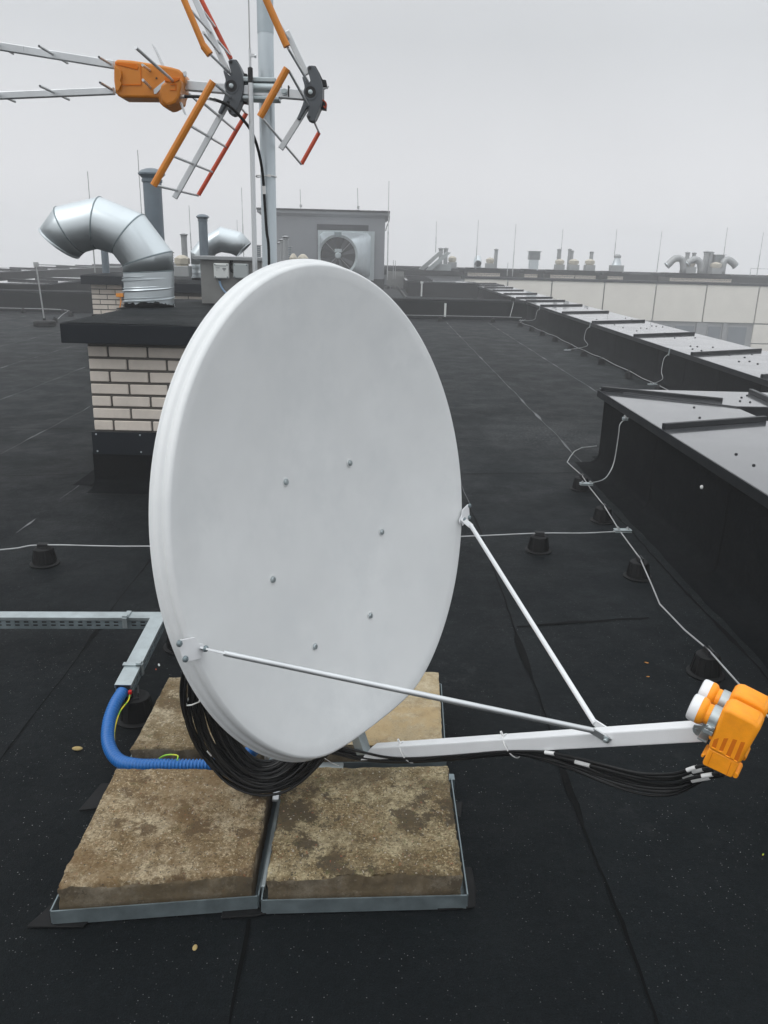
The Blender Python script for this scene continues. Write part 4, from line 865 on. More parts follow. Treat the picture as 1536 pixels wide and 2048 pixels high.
# lower corner reflector, near holder
NEAR, FAR, MID = 1.84, 2.27, 2.03
seg('reflector_bar', (452,212), (349,396), 0, 'alu', w=(.0135, .006))
seg('reflector_tube', (426,163), (307,371), .0075, 'amber', NEAR, NEAR)
for q in ((428,161,426,172), (309,366,306,373)):
    pass
seg('reflector_tube', (493,226), (397,390), .0055, 'red', FAR, FAR)
for a, b in (((430,168),(461,195)), ((405,205),(470,260)), ((380,251),(452,294)), ((346,312),(425,344)), ((312,371),(396,391))):
    seg('reflector_rod', a, b, .0028, 'alu', NEAR, (FAR if b[0] != 461 else 2.02))
seg('reflector_rod', (480,213), (491,226), .0028, 'alu', 2.06, FAR)
# upper corner reflector, near holder
seg('reflector_bar', (456,146), (380,-25), 0, 'alu', w=(.0135, .006))
seg('reflector_tube', (407,92), (360,-20), .0065, 'amber', NEAR, NEAR); seg('reflector_tube', (420,109), (407,92), .0078, 'amber', NEAR, NEAR)
seg('reflector_tube', (462,118), (392,-22), .0055, 'red', FAR, FAR)
for a, b in (((421,109),(462,149)), ((407,65),(439,106)), ((383,22),(421,64)), ((408,24),(430,54)), ((436,82),(460,110))):
    seg('reflector_rod', a, b, .0028, 'alu', NEAR if a[0] != 408 and a[0] != 436 else MID, MID if a[0] != 408 and a[0] != 436 else FAR)
# rear element pair
seg('reflector_bar', (614,214), (561,298), 0, 'alu', w=(.0135, .008))
seg('reflector_bar', (614,150), (573,62), 0, 'alu', w=(.0135, .008))
seg('reflector_tube', (574,137), (520,234), .0075, 'amber', 1.84, 1.84)
seg('reflector_tube', (574,93), (523,-22), .0075, 'amber', 1.84, 1.84)
seg('reflector_tube', (638,265), (603,328), .0055, 'red', 2.35, 2.35)
for a, b, y0, y1 in (((578,142),(616,210),1.84,2.01), ((525,237),(602,328),1.84,2.35), ((626,238),(638,265),2.06,2.35), ((576,96),(616,164),1.84,2.01), ((549,30),(577,78),1.84,2.03), ((597,112),(612,136),2.03,2.2)):
    seg('reflector_rod', a, b, .0028, 'alu', y0, y1)
# orange dipole box
BX = [(229,122),(233,118),(262,120),(300,126),(323,130),(343,134),(357,138),(365,145),(370,155),(369,165),(364,172),(366,180),(361,192),(359,203),(349,211),(341,215),(333,216),(325,212),(319,206),(317,196),(300,195.5),(243,195),(235,191),(230,183),(227,160),(227,140)]
pts = [ay(x, y, YA-.032) for x, y in BX]; mb = MB(); mb.prism(pts, (0, .064, 0)); bo = mb.build('dipole_box', K['amber'], an, smooth=30, bevel=.005, seg=3)
def pl(pts_, m, nm, y0=YA-.035, t=.006, bev=.001, par=bo):
    mb = MB(); mb.prism([ay(x, y, y0) for x, y in pts_], (0, t, 0)); return mb.build(nm, K[m], par, smooth=0, bevel=bev)
pl([(229,124),(272,127),(277,133),(275,140),(231,129)], 'orange_shade', 'box_recess', YA-.0335)  # recesses and grooves are thin plates, shade painted on in darker orange
pl([(229,131),(240,139),(243,150),(240,162),(243,168),(236,182),(231,181),(230,160)], 'amber', 'end_lip', YA-.040)
pl([(244,168),(281,168),(283,171),(246,171)], 'orange_shade', 'panel_groove', YA-.0333, .001, 0)
pl([(280,130),(282,130),(283,168),(281,168)], 'orange_shade', 'panel_groove', YA-.0333, .001, 0)
pl([(322,168),(343,156),(362,158),(362,172),(357,196),(350,206),(334,212),(322,203),(318,184)], 'amber', 'connector_housing', YA-.058, .03, .005)
pl([(328,153),(360,155),(359,160),(348,165),(330,163)], 'orange_shade', 'housing_recess', YA-.060, .004)
pl([(340,168),(353,167),(352,181),(340,181),(340,179),(350,179),(351,170),(340,170)], 'orange_shade', 'housing_mark', YA-.0595, .002, 0)
mb = MB(); q = ay(313, 156.5, YA-.0325); mb.lathe([(.002, 0), (.002, .001)], q, (0,-1,0), 8); mb.build('box_hole', K['black'], bo)
for a, b, c, d in (((303,87),(306,90),(328,134),(323,132)),):
    mb = MB(); mb.prism([ay(*p, YA-.01) for p in (a, b, c, d)], (0, .02, 0)); mb.build('dipole_blade', K['alu'], an, smooth=0)
for P4 in ([(358,203),(362,204),(371,230),(368,228)], [(307,179),(330,160),(329,168),(313,187),(308,188)], [(365,144),(371,142),(371,150),(368,153)]):
    mb = MB(); mb.prism([ay(*p, YA-.034) for p in P4], (0, .012, 0)); mb.build('dipole_blade', K['alu'], an, smooth=0)
seg('dipole_rod', (271.5,95), (345,161), .0033, 'alu', 1.80, 1.97)
for a, b in (((285,130),(300,141)), ((286,160),(301,175))): seg('director_rod', a, b, .003, 'alu', 1.93, 2.0)
seg('reflector_rod', (368,178), (396,204), .003, 'alu', 2.05, 2.2)
# director booms and rods
seg('director_boom', (229,130), (-60,83), 0, 'alu', w=(.0165, .014)); seg('director_boom', (229,182), (-60,194), 0, 'alu', w=(.0150, .014))
for a, m_, b in (((198,114),(226,130),(245,142)), ((78,92),(109,109),(135,126)), ((-32,72),(0,90),(26,107)), ((200,165),(227,182),(250,195)), ((80,172),(109,188),(138,199)), ((-34,176),(2,189),(30,203))):
    seg('director_rod', a, b, .0029, 'alu', 1.945, 2.125)
    q = ay(*a, 1.944); d = (ay(*b, 2.125)-ay(*a, 1.945)).normalized(); mb = MB(); mb.lathe([(.0019, 0), (.0019, .0006)], q, -d, 8); mb.build('rod_hollow_shade', K['black'], an)  # black disc paints the shade inside the hollow rod
# antenna cable
cb = thing('antenna_cable', 'black coaxial cable with white sleeves running down the mast from the antenna', 'cable', (MX, 2.08, .6))
pth = smoothpath([ay(362,193,1.985), ay(380,193,1.975), ay(400,193.5,1.97), ay(420,197,1.96), ay(440,203,1.96), ay(460,213,1.965), ay(482,235,1.98), ay(500,258,2.03), ay(512,285,2.055), ay(521,320,2.07), ay(526,355,2.078), ay(529,400,2.082), ay(533,460,2.082), ay(538,520,2.082), V((-.283,2.085,1.3)), V((-.29,2.08,1.0)), V((-.29,2.06,.7))], 6)
mb = MB(); mb.tube(pth, .0034, 10); mb.build('sheath', K['cable'], cb)
mb = MB(); mb.tube([ay(359,193,1.985), ay(370,193,1.98)], .0042, 12); mb.build('connector', K['alu'], cb)
mb = MB(); mb.tube([ay(354,193,1.985), ay(360,193,1.984)], .0046, 12); mb.build('green_boot', pm('green_rubber', (.01,.12,.05), .5), cb)
mb = MB(); mb.tube(smoothpath([ay(414,196,1.962), ay(424,198,1.96), ay(433,201,1.96)], 3), .0040, 10); mb.build('sleeve', K['label'], cb)
mb = MB(); mb.tube([ay(527.5,372,2.080), ay(529,388,2.081)], .0042, 10); mb.build('sleeve', K['label'], cb)
mb = MB(); zz = ay(537, 352, 2.09).z; mb.tube([V((MX-.004+.0245*math.cos(2*PI*k/24), MY-.002+.030*math.sin(2*PI*k/24), zz+.001*math.sin(k))) for k in range(25)], .0016, 6); mb.box((-.003,-.004,-.003), (.005,.003,.003), o=(MX+.006, MY-.031, zz)); mb.build('cable_tie', K['label'], cb)

# ------------------------------------------------------------------ satellite dish
DC = V((-.062, 1.887, .982)); yaw, tilt = .957, .165
n_ = V((math.sin(yaw)*math.cos(tilt), -math.cos(yaw)*math.cos(tilt), math.sin(tilt))); r_ = V((math.cos(yaw), math.sin(yaw), 0)); u_ = n_.cross(r_)
def W(r, u, n): return DC + r_*r + u_*u + n_*n
def LOC(p): q = p-DC; return (q.dot(r_), q.dot(u_), q.dot(n_))
def onr(px, py, rr): return LOC(apl(px, py, W(rr, 0, 0), r_))
def onn(px, py, nn): return LOC(apl(px, py, W(0, 0, nn), n_))
ds = thing('satellite_dish', 'large light grey offset satellite dish with twin orange LNB heads', 'satellite dish', (DC.x-.1, DC.y+.1, .36))
A_, B_, Dp = .55, .595, .08
def rim(th):
    c, s_ = math.cos(th), math.sin(th); R = 1/math.sqrt((c/A_)**2+(s_/B_)**2)
    if s_ < 0:
        f = .566/(-s_) if -s_ > 1e-6 else 9
        k = 60; R = -math.log(math.exp(-k*R)+math.exp(-k*min(f, 2)))/k if f < 2 else R
    return R
NT = 180; ths = [2*PI*k/NT for k in range(NT)]; Rm = [rim(t) for t in ths]
mb = MB(); rs = []
for q in range(1, 25):
    rho = q/24; rs.append([W(R*rho*math.cos(t), R*rho*math.sin(t), -Dp*(1-rho*rho)) for t, R in zip(ths, Rm)])
lip = [(.0035,-.0004),(.007,-.003),(.0095,-.0075),(.0105,-.0125),(.0088,-.0162),(.0090,-.0185),(.0135,-.0210),(.0165,-.0245),(.018,-.029),(.0182,-.0335),(.0205,-.0360),(.0228,-.0375),(.0230,-.0395),(.020,-.0400)]
for e, nn in lip: rs.append([W((R+e)*math.cos(t), (R+e)*math.sin(t), nn) for t, R in zip(ths, Rm)])
for q in range(12, 0, -1):
    rho = q/12*.985; rs.append([W(R*rho*math.cos(t), R*rho*math.sin(t), -Dp*(1-rho*rho)-.012-(.024 if q == 12 else 0)) for t, R in zip(ths, Rm)])
b0 = len(mb.v); mb.rings(rs, True, (True, True))
refl = mb.build('reflector', K['dish'], ds, smooth=60, recalc=True)
def para(r, u):
    t = math.atan2(u, r); rho = math.hypot(r, u)/rim(t); return -Dp*(1-rho*rho)
def onbowl(px, py):
    nn = -.07
    for _ in range(12): r, u, _n = onn(px, py, nn); nn = para(r, u)
    return r, u
for (r, u) in [onbowl(*q) for q in ((571,964),(699,926),(763,1064),(545,1159),(740,1231),(629,1293))]:
    mb = MB(); c = W(r, u, para(r, u)+.0004); mb.lathe([(.0115,0),(.0105,.0012),(.008,.0006)], c, n_, 20); mb.build('dimple', K['dish'], ds)
    mb = MB(); mb.lathe([(.0078,.0008),(.0076,.003),(.0058,.0052),(.002,.006)], c, n_, 16); mb.box((-.001,-.006,.0056), (.001,.006,.0066), Matrix((r_, u_, n_)).transposed(), c); mb.build('dish_bolt', K['galv'], ds)
# strut plates
PL = [(355,1283),(360,1279),(388,1274),(393,1279),(397,1286),(404,1287),(412,1293),(411,1302),(404,1304),(402,1309),(402,1317),(368,1324),(362,1312)]
PLl = [onn(x, y, .004) for x, y in PL]
for sgn in (1, -1):
    mb = MB(); mb.prism([W(a*sgn, b, .004) for a, b, c in PLl], n_*.003); mb.build('strut_plate', K['white'], ds, smooth=0, bevel=.0012)
    for q in ((358,1287),(370,1318)):
        a, b, c = onn(*q, .007); mb = MB(); mb.lathe([(.0068,0),(.0065,.003),(.004,.0055),(.001,.006)], W(a*sgn, b, .007), n_, 14); mb.build('plate_bolt', K['galvd'], ds)
a, b, c = onn(404, 1296, .007); sb = (a, b)
arm0 = V((0, -.660, -.05)); 
def armp(nn): return (-.646+.285*nn)
for sgn in (1, -1):
    mb = MB(); P0 = W(abs(sb[0])*sgn, sb[1], .014); P1 = W(abs(sb[0])*sgn*.965, sb[1]-.012, .048)
    jn = .615; q2 = onr(*((1190,1447) if sgn < 0 else (1190,1447)), .032) if sgn > 0 else onr(1186, 1461, -.032); q3 = onr(1217, 1463, .0195) if sgn > 0 else onr(1213, 1478, -.0195); P2 = W(*q2); P3 = W(*q3)
    rad = .0062
    def flat(c, d, w, t, out):
        pass
    pth = [P1, P1.lerp(P2, .5), P2]
    mb.tube(pth, rad, 12); 
    mb.beam(P0-(P1-P0).normalized()*.008, P1+(P2-P1)*.006, .015, .004, n_.cross(P1-P0)); mb.beam(P2-(P2-P1)*.004, P3+(P3-P2).normalized()*.008, .015, .004, r_)
    mb.build('strut', K['white'] if sgn > 0 else K['alu'], ds, smooth=50)
    mb = MB(); mb.lathe([(.0068,0),(.0065,.003),(.004,.0055),(.001,.006)], W(abs(sb[0])*sgn, sb[1], .0165), n_, 14); mb.build('strut_bolt', K['galvd'], ds)
    mb = MB(); mb.lathe([(.007,0),(.007,.0015),(.005,.0015),(.005,.006),(.003,.0075)], P3+r_*sgn*.003, r_*sgn, 12); mb.build('strut_bolt', K['galv'], ds)
# feed arm
mb = MB(); d = (W(0, armp(1), 1)-W(0, armp(0), 0)).normalized(); up = r_.cross(d)
a0 = W(0, armp(-.06), -.06); a1 = W(0, armp(.83), .83); hw = .016
v = []
for P, cut in ((a0, 1), (a1, 0)):
    for a, b in ((-1,-1),(1,-1),(1,1),(-1,1)):
        o = 0
        if cut: o = .055*(1-b)/2
        v.append(P + r_*(a*hw) + up*(b*.017) + d*o)
mb.add(v, [(0,1,2,3),(7,6,5,4),(0,4,5,1),(1,5,6,2),(2,6,7,3),(3,7,4,0)]); mb.build('feed_arm', K['white'], ds, smooth=0, bevel=.003)
# rear bracket to the mast
mb = MB(); P = W(0, -.03, -.10); 
for u in (-.24, .05):
    mb.beam(W(-.19, u, -.125), W(.19, u, -.125), .04, .03, u_)
mb.beam(W(0, .07, -.145), W(0, -.32, -.145), .01, .08, r_); Q = V((MX, MY, 0))
for z in (.80, .98): mb.box((-.04, -.04, -.02), (.04, .04, .02), o=(MX, MY, z)); mb.beam(V((MX, MY, z)), W(.0, (z-DC.z)*1.0, -.145), .05, .03)
mb.beam(W(0, -.30, -.145), W(0, armp(-.06), -.05), .03, .03, r_)
mb.build('mast_bracket', K['galv'], ds, smooth=0, bevel=.002)
# LNB heads
RB = -.035
def lnb(r0):
    ax = V((0, -.37, .93)).normalized()
    root = bpy.data.objects.new('lnb_head', None); C.objects.link(root); root.parent = ds; root.location = W(r0, -.36, .82) - wloc(ds)
    def G(px, py): a = onr(px, py, RB); return a[1], a[2]
    # axis in the (u,n) plane measured on the near head
    cu, cn = G(1382, 1411); bu, bn = G(1481, 1459); L0 = math.hypot(bu-cu, bn-cn); k = L0/110.0; ex = V(((bu-cu)/L0, (bn-cn)/L0, 0))
    AX = (u_*ex.x + n_*ex.y); c0 = W(r0, cu, cn)      # runs from the white cap towards the body
    prof = [(.010,-1.5),(.0225,-1),(.0255,1),(.0268,6),(.0268,19.5)]
    mb = MB(); mb.lathe([(r, h*k) for r, h in prof], c0, AX, 40); mb.build('white_cap', K['white'], root, smooth=40)
    prof = [(.0270,19.5),(.0272,25),(.0255,31),(.0215,34.5),(.0200,36),(.0205,39),(.0205,66),(.0225,70),(.0225,74)]
    mb = MB(); mb.lathe([(r, h*k) for r, h in prof], c0, AX, 40); mb.build('horn', K['orange'], root, smooth=40)
    mb = MB(); mb.lathe([(.0206,45*k),(.0232,45*k),(.0232,64*k),(.0206,64*k)], c0, AX, 36, (False, False)); cx_ = c0+AX*(54.5*k); dn = AX.cross(r_).normalized()
    if dn.z > 0: dn = -dn
    R = Matrix((r_, AX, dn)).transposed(); hw_ = 9.5*k
    for sd in (-1, 1): mb.box((min(sd*.019, sd*.027), -hw_, .006), (max(sd*.019, sd*.027), hw_, .015), R, cx_); mb.box((min(sd*.019, sd*.027), -hw_, .0165), (max(sd*.019, sd*.027), hw_, .026), R, cx_)
    mb.box((-.018, -hw_, .0215), (.018, hw_, .026), R, cx_)
    cl_ = mb.build('clamp_band', K['galv'], root, smooth=40, bevel=.001)
    mb = MB(); mb.lathe([(.0048,0),(.0046,.002),(.0028,.0035)], cx_-r_*.0268+dn*.0105, -r_, 12); mb.build('clamp_screw', K['galv'], cl_)
    # body: outline in the plane, extruded sideways, with inset shoulder
    rn = r0-.031
    def B2(pts_, ra, rb, m, nm, bev=.006, sg=3, par=root):
        vs = [G2(x, y) for x, y in pts_]; mb = MB(); mb.prism([W(r0+ra, a, b) for a, b in vs], r_*(rb-ra)); return mb.build(nm, K[m], par, smooth=30, bevel=bev, seg=sg)
    def G2(px, py): a = onr(px, py, RB-.026); return a[1], a[2]
    bd = B2([(1443,1422),(1450,1417),(1462,1420),(1512,1446),(1519,1452),(1519,1462),(1479,1531),(1415,1499),(1417,1490)], -.026, .026, 'orange', 'body', .010, 4)
    B2([(1417,1497),(1478,1529),(1466,1554),(1461,1558),(1404,1531),(1404,1526)], -.0235, .0235, 'orange', 'connector_cover', .003, 2)
    B2([(1408,1514),(1404,1518),(1401,1517),(1400,1513),(1403,1511),(1412,1512)], -.021, .021, 'orange', 'cover_tab', .001, 1)
    B2([(1463,1554),(1466,1559),(1472,1560),(1475,1556),(1474,1550),(1468,1547)], -.021, .021, 'orange', 'cover_tab', .001, 1)
    B2([(1417,1474),(1415,1478),(1418,1483),(1424,1478)], -.02, .02, 'orange', 'cover_tab', .001, 1)
    # vent slots: thin patches, their shade painted in darker orange, each with a lip
    for a, b, c, d2 in (((1428,1479),(1438,1476),(1431,1498),(1423,1494)), ((1448,1476.5),(1457,1476.5),(1445,1504),(1437,1502)), ((1466,1478),(1474.5,1480),(1460,1515),(1451,1511)), ((1482,1483.5),(1490.5,1485),(1475,1524),(1467,1520))):
        vs = [G2(*p) for p in (a, b, c, d2)]; mb = MB(); mb.prism([W(r0-.0263, x, y) for x, y in vs], r_*.004); mb.build('vent_slot', K['orange_shade'], bd, smooth=0)
        mb = MB(); q0 = W(r0-.0262, *vs[3]); q1 = W(r0-.0262, *vs[2]); mb.beam(q0, q1, .003, .003, r_); mb.build('slot_lip', K['orange'], bd, smooth=0, bevel=.001)
    for a, b in (((1425,1506),(1415,1530)), ((1462,1526),(1452,1553))):
        q0 = W(r0-.0238, *G2(*a)); q1 = W(r0-.0238, *G2(*b)); mb = MB(); mb.beam(q0, q1, .0008, .001, r_); mb.build('cover_groove', K['orange_shade'], root, smooth=0)  # groove shade drawn as a thin darker orange strip
    return c0, AX, dn
c0, AXl, dnl = lnb(-.035)
lnb(.035)
# bracket that joins heads and arm
pts = [onr(x, y, -.02) for x, y in ((1386,1466),(1384,1457),(1388,1450),(1404,1452),(1411,1444),(1427,1450),(1423,1462),(1418,1472),(1410,1475),(1399,1474),(1391,1471))]
mb = MB(); mb.prism([W(-.0185, b, c) for a, b, c in pts], r_*.003); mb.prism([W(.0155, b, c) for a, b, c in pts], r_*.003)
q = onr(1418, 1455, 0); mb.beam(W(-.055, q[1], q[2]), W(.055, q[1], q[2]), .018, .004, dnl); mb.build('head_bracket', K['galv'], ds, smooth=0, bevel=.001)
mb = MB(); q = onr(1392, 1460, -.02); mb.lathe([(.003,0),(.003,.002)], W(-.0188, q[1], q[2]), -r_, 10); mb.build('bracket_rivet', K['galv'], ds)

# ------------------------------------------------------------------ LNB cables
cbl = thing('lnb_cables', 'black cables with white number sleeves hanging below the feed arm', 'cable', W(0, -.7, .3))
ends = [(1412,1530,.0),(1420,1536,.012),(1428,1540,.02),(1440,1546,0),(1450,1550,.015),(1412,1527,.07),(1425,1533,.08),(1438,1540,.09)]
paths = []
for i, (ex_, ey_, er) in enumerate(ends):
    f = i/7.0; r0 = RB + (er if i < 5 else er-.0)
    j = lambda s: random.uniform(-s, s)
    sag = [(1386-4*f, 1538+f*38+j(3)), (1345-6*f, 1549+f*41+j(2)), (1280, 1545+f*41+j(2)), (1210, 1530+f*34+j(2)), (1150, 1516+f*24+j(2)), (1090, 1506+f*14+j(1.5))]
    tgt = [(1045, 1503+f*7), (1000, 1504+f*6), (940, 1509+f*7), (880, 1514+f*7), (820, 1517+f*7), (770, 1514+f*10), (720, 1503+f*16), (680, 1494+f*16), (640, 1490+f*12)]
    P = [W(r0, *onr(ex_, ey_, r0)[1:])]
    off = ((i*37) % 8-3.5)/3.5*.020
    for q, (x, y) in enumerate(sag): rr = r0*(1-q/5)+off*(q/5)*1.0; P.append(W(rr, *onr(x, y, rr)[1:]))
    for x, y in tgt: P.append(W(off, *onr(x, y, off)[1:]))
    pp = smoothpath(P, 6); paths.append((P, pp)); mb = MB(); mb.tube(pp, .0034, 10); mb.build('cable', K['cable'], cbl)
def sleeve(pp, i0, i1, two=False):
    mb = MB(); seg_ = pp[i0:i1+1]; mb.tube(seg_, .0044, 12); return mb.build('number_sleeve', K['label'], cbl)
for i, (a, b) in ((0, (5, 8)), (1, (3, 6)), (2, (6, 9)), (3, (2, 4)), (4, (3, 6)), (5, (1, 3)), (2, (27, 30)), (6, (33, 35)), (0, (34, 36)), (4, (38, 40)), (1, (39, 41))): sleeve(paths[i][1], a, b)
def tie(px, py, rr, nm):
    a, b, c = onr(px, py, rr); cc = W(0, armp(c)-.008, c); mb = MB(); pts_ = []
    for k in range(29):
        a_ = 2*PI*k/28; pts_.append(cc + r_*(.0215*math.cos(a_)) + up*(.0285*math.sin(a_)) + d*(.010*math.sin(a_)))
    mb.tube(pts_, .0015, 6); bt = cc-up*.0285-d*.010; mb.beam(bt+r_*-.006, bt-up*.012+r_*-.008, .005, .004); tag(mb.build('cable_tie', K['label']), nm, 'cable tie', 'white cable ties')
tie(1023, 1490, 0, 'white cable tie around feed arm and cables, right one'); tie(815, 1500, 0, 'white cable tie around feed arm and cables, left one nearer the dish')

# number on one sleeve
try:
    tcv = bpy.data.curves.new('digit', 'FONT'); tcv.body = '2'; tcv.size = .006; tcv.extrude = .0001; to = bpy.data.objects.new('digit_tmp', tcv); C.objects.link(to)
    dg = bpy.context.evaluated_depsgraph_get(); me = bpy.data.meshes.new_from_object(to.evaluated_get(dg)); C.objects.unlink(to)
    s0 = paths[2][1][7]; t_ = (paths[2][1][6]-paths[2][1][8]).normalized(); vw = (CAM-s0).normalized(); yy = vw.cross(t_).normalized()
    mo = bpy.data.objects.new('sleeve_number', me); me.materials.append(K['pvc']); C.objects.link(mo); mo.parent = cbl
    R = Matrix((t_, yy, t_.cross(yy))).transposed().to_4x4(); mo.matrix_local = Matrix.Translation(s0+t_.cross(yy)*.0046-yy*.002-wloc(cbl)) @ R
except Exception as e_: print('digit', e_)

# cable coil
co = thing('cable_coil', 'thick coil of spare black coaxial cable hanging behind the dish onto the slab', 'cable coil', (-.33, 2.0, .1))
random.seed(11)
for k in range(66):
    t = (k/65)**.85; rx = .228-.11*t+random.uniform(-.007, .007); zb_ = .1085+.0036*(k % 3)+.085*t+random.uniform(0, .006); zt2 = .70-.08*t
    zb_ += .007; cz_ = (zb_+zt2)/2; rz = (zt2-zb_)/2; cxo = -.302+random.uniform(-.006, .006)+.012*t; yo = random.uniform(-.034, .028)-.01*t; ph = random.uniform(0, 6); pts_ = []
    for q in range(57):
        a = 2*PI*q/56; x = cxo+rx*math.cos(a); z = cz_+rz*math.sin(a)
        y = 1.985+yo*(1-.3*abs(math.sin(a)))+.010*math.sin(a*2+ph)-.035*max(0, -math.sin(a))**2
        x += noise.noise(V((a*1.3, k*.7, 0)))*.010; pts_.append(V((x, y, max(z, .115))))
    mb = MB(); mb.tube(pts_, .0041, 8, (False, False)); mb.build('cable_loop', K['cable'], co)
mb = MB(); a = ay(371, 1411, 1.95); b = ay(398, 1404, 1.93); mb.tube([a, (a+b)/2+V((0,-.006,0)), b, b+V((.0,.05,0)), a+V((0,.07,0)), a], .0022, 6); mb.build('tie', K['label'], co)
mb = MB(); a = ay(414, 1502, 1.94); mb.beam(a, a+V((.012,0,-.016)), .004, .002); mb.build('tie_tail', K['label'], co, smooth=0)
mb = MB(); a = ay(650, 1517, 1.9); mb.tube([a, ay(662, 1525, 1.92), ay(678, 1532, 1.95)], .0012, 6); mb.build('tie_tail', K['label'], co)

# ------------------------------------------------------------------ trunking, conduit, earth wire
def trunk(p, q, w, h, side, label, cap=True):
    p = V(p); q = V(q); d = (q-p).normalized(); s = V((d.y, -d.x, 0)); rt = thing('cable_trunking', label, 'cable tray', ((p+q)/2)-V((0,0,h)), 'perforated cable trunking')
    mb = MB(); mb.beam(p, q, w+.006, .003); mb.beam(p-V((0,0,.006)), q-V((0,0,.006)), .0015, .012, off=(w/2+.0025, 0)); mb.beam(p-V((0,0,.006)), q-V((0,0,.006)), .0015, .012, off=(-w/2-.0025, 0)); mb.build('lid', K['galv'], rt, smooth=0, bevel=.001)
    # perforated side walls : strips and posts around slots
    L = (q-p).length; pitch = .036; n = int(L/pitch); mb = MB()
    for sd in (1, -1):
        o = s*(sd*w/2)
        def bar(a0, a1, z0, z1): 
            A = p+d*a0+o-V((0,0,(z0+z1)/2)); B = p+d*a1+o-V((0,0,(z0+z1)/2)); mb.beam(A, B, .0015, z1-z0)
        bar(0, L, .002, .017); bar(0, L, .024, .031); bar(0, L, .038, h)
        for k in range(n+1):
            a0 = k*pitch; bar(a0, min(a0+.017, L), .017, .024); bar(a0, min(a0+.017, L), .031, .038)
    mb.beam(p-V((0,0,h)), q-V((0,0,h)), w, .0015); mb.build('perforated_channel', K['galvd'], rt, smooth=0)
    mb = MB(); mb.beam(p-V((0,0,h/2)), q-V((0,0,h/2)), w*.8, h*.7); mb.build('inner_cables', K['black'], rt, smooth=0)
    return rt
t1 = trunk((-4.2, 2.90, .150), (-.835, 3.00, .168), .050, .050, 1, 'long galvanised perforated trunking lying across the left edge')
t2 = trunk((-.872, 2.975, .171), (-.862, 2.470, .150), .052, .046, 1, 'short galvanised trunking turning towards the blue conduit')
def clipm(c, rz, par):
    R = Matrix.Rotation(rz, 3, 'Z'); mb = MB(); mb.box((-.010,-.034,-.002), (.010,.034,.006), R, c); mb.box((-.010,-.038,-.04), (.010,-.034,.006), R, c); mb.box((-.010,-.034,-.002), (.010,-.014,.014), R, c); mb.build('spring_clip', K['galv'], par, smooth=0, bevel=.002)
clipm(V((-1.0, 2.985, .170)), 0, t1); clipm(V((-.866, 2.60, .158)), PI/2, t2)
cp = [V((-.865,2.56,.125)), V((-.866,2.47,.122)), V((-.872,2.40,.112)), V((-.868,2.32,.09)), V((-.842,2.235,.07)), V((-.79,2.165,.062)), V((-.72,2.125,.072)), V((-.62,2.112,.082)), V((-.5,2.115,.082)), V((-.42,2.125,.09)), V((-.37,2.13,.12)), V((-.33,2.13,.17))]
pp = resample(smoothpath(cp, 14), .0027); rad = [.0172+.0042*(0, 1, 1, 0)[i % 4] for i in range(len(pp))]
mb = MB(); mb.tube(pp, 0, 18, (True, True), rad); tag(mb.build('blue_conduit', K['blue'], smooth=70), 'blue corrugated conduit curving from the trunking in between the slabs', 'conduit')
wire('earth_wire', [(-.838,2.468,.128),(-.836,2.44,.11),(-.848,2.38,.10),(-.846,2.31,.075),(-.828,2.25,.05),(-.80,2.19,.035),(-.74,2.14,.03),(-.68,2.13,.04),(-.655,2.138,.085),(-.625,2.128,.109),(-.592,2.126,.109),(-.588,2.11,.104),(-.584,2.14,.07)], .0024, 'thin green and yellow earth wire beside the blue conduit', 5, 'gy', 'wire', None)
q = ay(255, 1388, 2.46); mb = MB(); mb.box((-.006,-.006,-.008), (.006,.006,.006), o=(-.836, 2.462, .128)); tag(mb.build('terminal_lug', pm('red_lug', (.5,.01,.01), .4), bevel=.002), 'small red terminal lug on the open trunking end', 'lug')

# ------------------------------------------------------------------ litter
def pebble(px, py, sx, sy, sz, m, label, name='pebble', cat='stone', rz=0):
    c = az(px, py, .003); mb = MB(); R = Matrix.Rotation(rz, 3, 'Z')
    rs = []
    for j in range(1, 8):
        ph = PI*j/8; rs.append([c + R@V((sx*math.sin(ph)*math.cos(2*PI*k/12), sy*math.sin(ph)*math.sin(2*PI*k/12), 0))*(1+.18*noise.noise(V((k, j, px)))) + V((0, 0, sz*(1-math.cos(ph)))) for k in range(12)])
    mb.rings(rs); tag(mb.build(name, K[m], smooth=60), label, cat)
pebble(155, 1500, .018, .009, .006, 'stone', 'yellowish oblong pebble on the roof left of the slabs')
pebble(390, 1897, .006, .009, .003, 'stone', 'small flat ochre chip in front of the front left slab')
pebble(1412, 938, .012, .012, .008, 'label', 'small white crumb on the near parapet face', 'crumb', 'crumb') if False else None
pebble(318, 1331, .004, .011, .003, 'label', 'tiny white sliver beside the trunking cone', 'plastic_sliver', 'litter', .4)
pebble(1293, 1326, .009, .003, .002, 'leaf', 'small curled orange leaf right of the dish, upper of two', 'leaf_bit', 'leaf', -.5)
pebble(1296, 1354, .007, .002, .002, 'leaf', 'small orange leaf bit right of the dish, lower of two', 'leaf_bit', 'leaf')
pebble(312, 1340, .003, .003, .003, 'red', 'tiny reddish crumb beside the rear left slab', 'crumb', 'crumb')
pebble(1526, 1710, .005, .002, .002, 'gy', 'tiny green leaf bit near the right picture edge', 'leaf_bit', 'leaf', .8)
p = V((1.775, 4.2, .43)); mb = MB(); mb.lathe([(.004,0),(.012,.004),(.010,.012),(.003,.016)], p, (-1,0,0), 8)
for v in mb.v: v.x += .02
tag(mb.build('crumb', K['label']), 'small pale crumb stuck on the near parapet face', 'crumb')

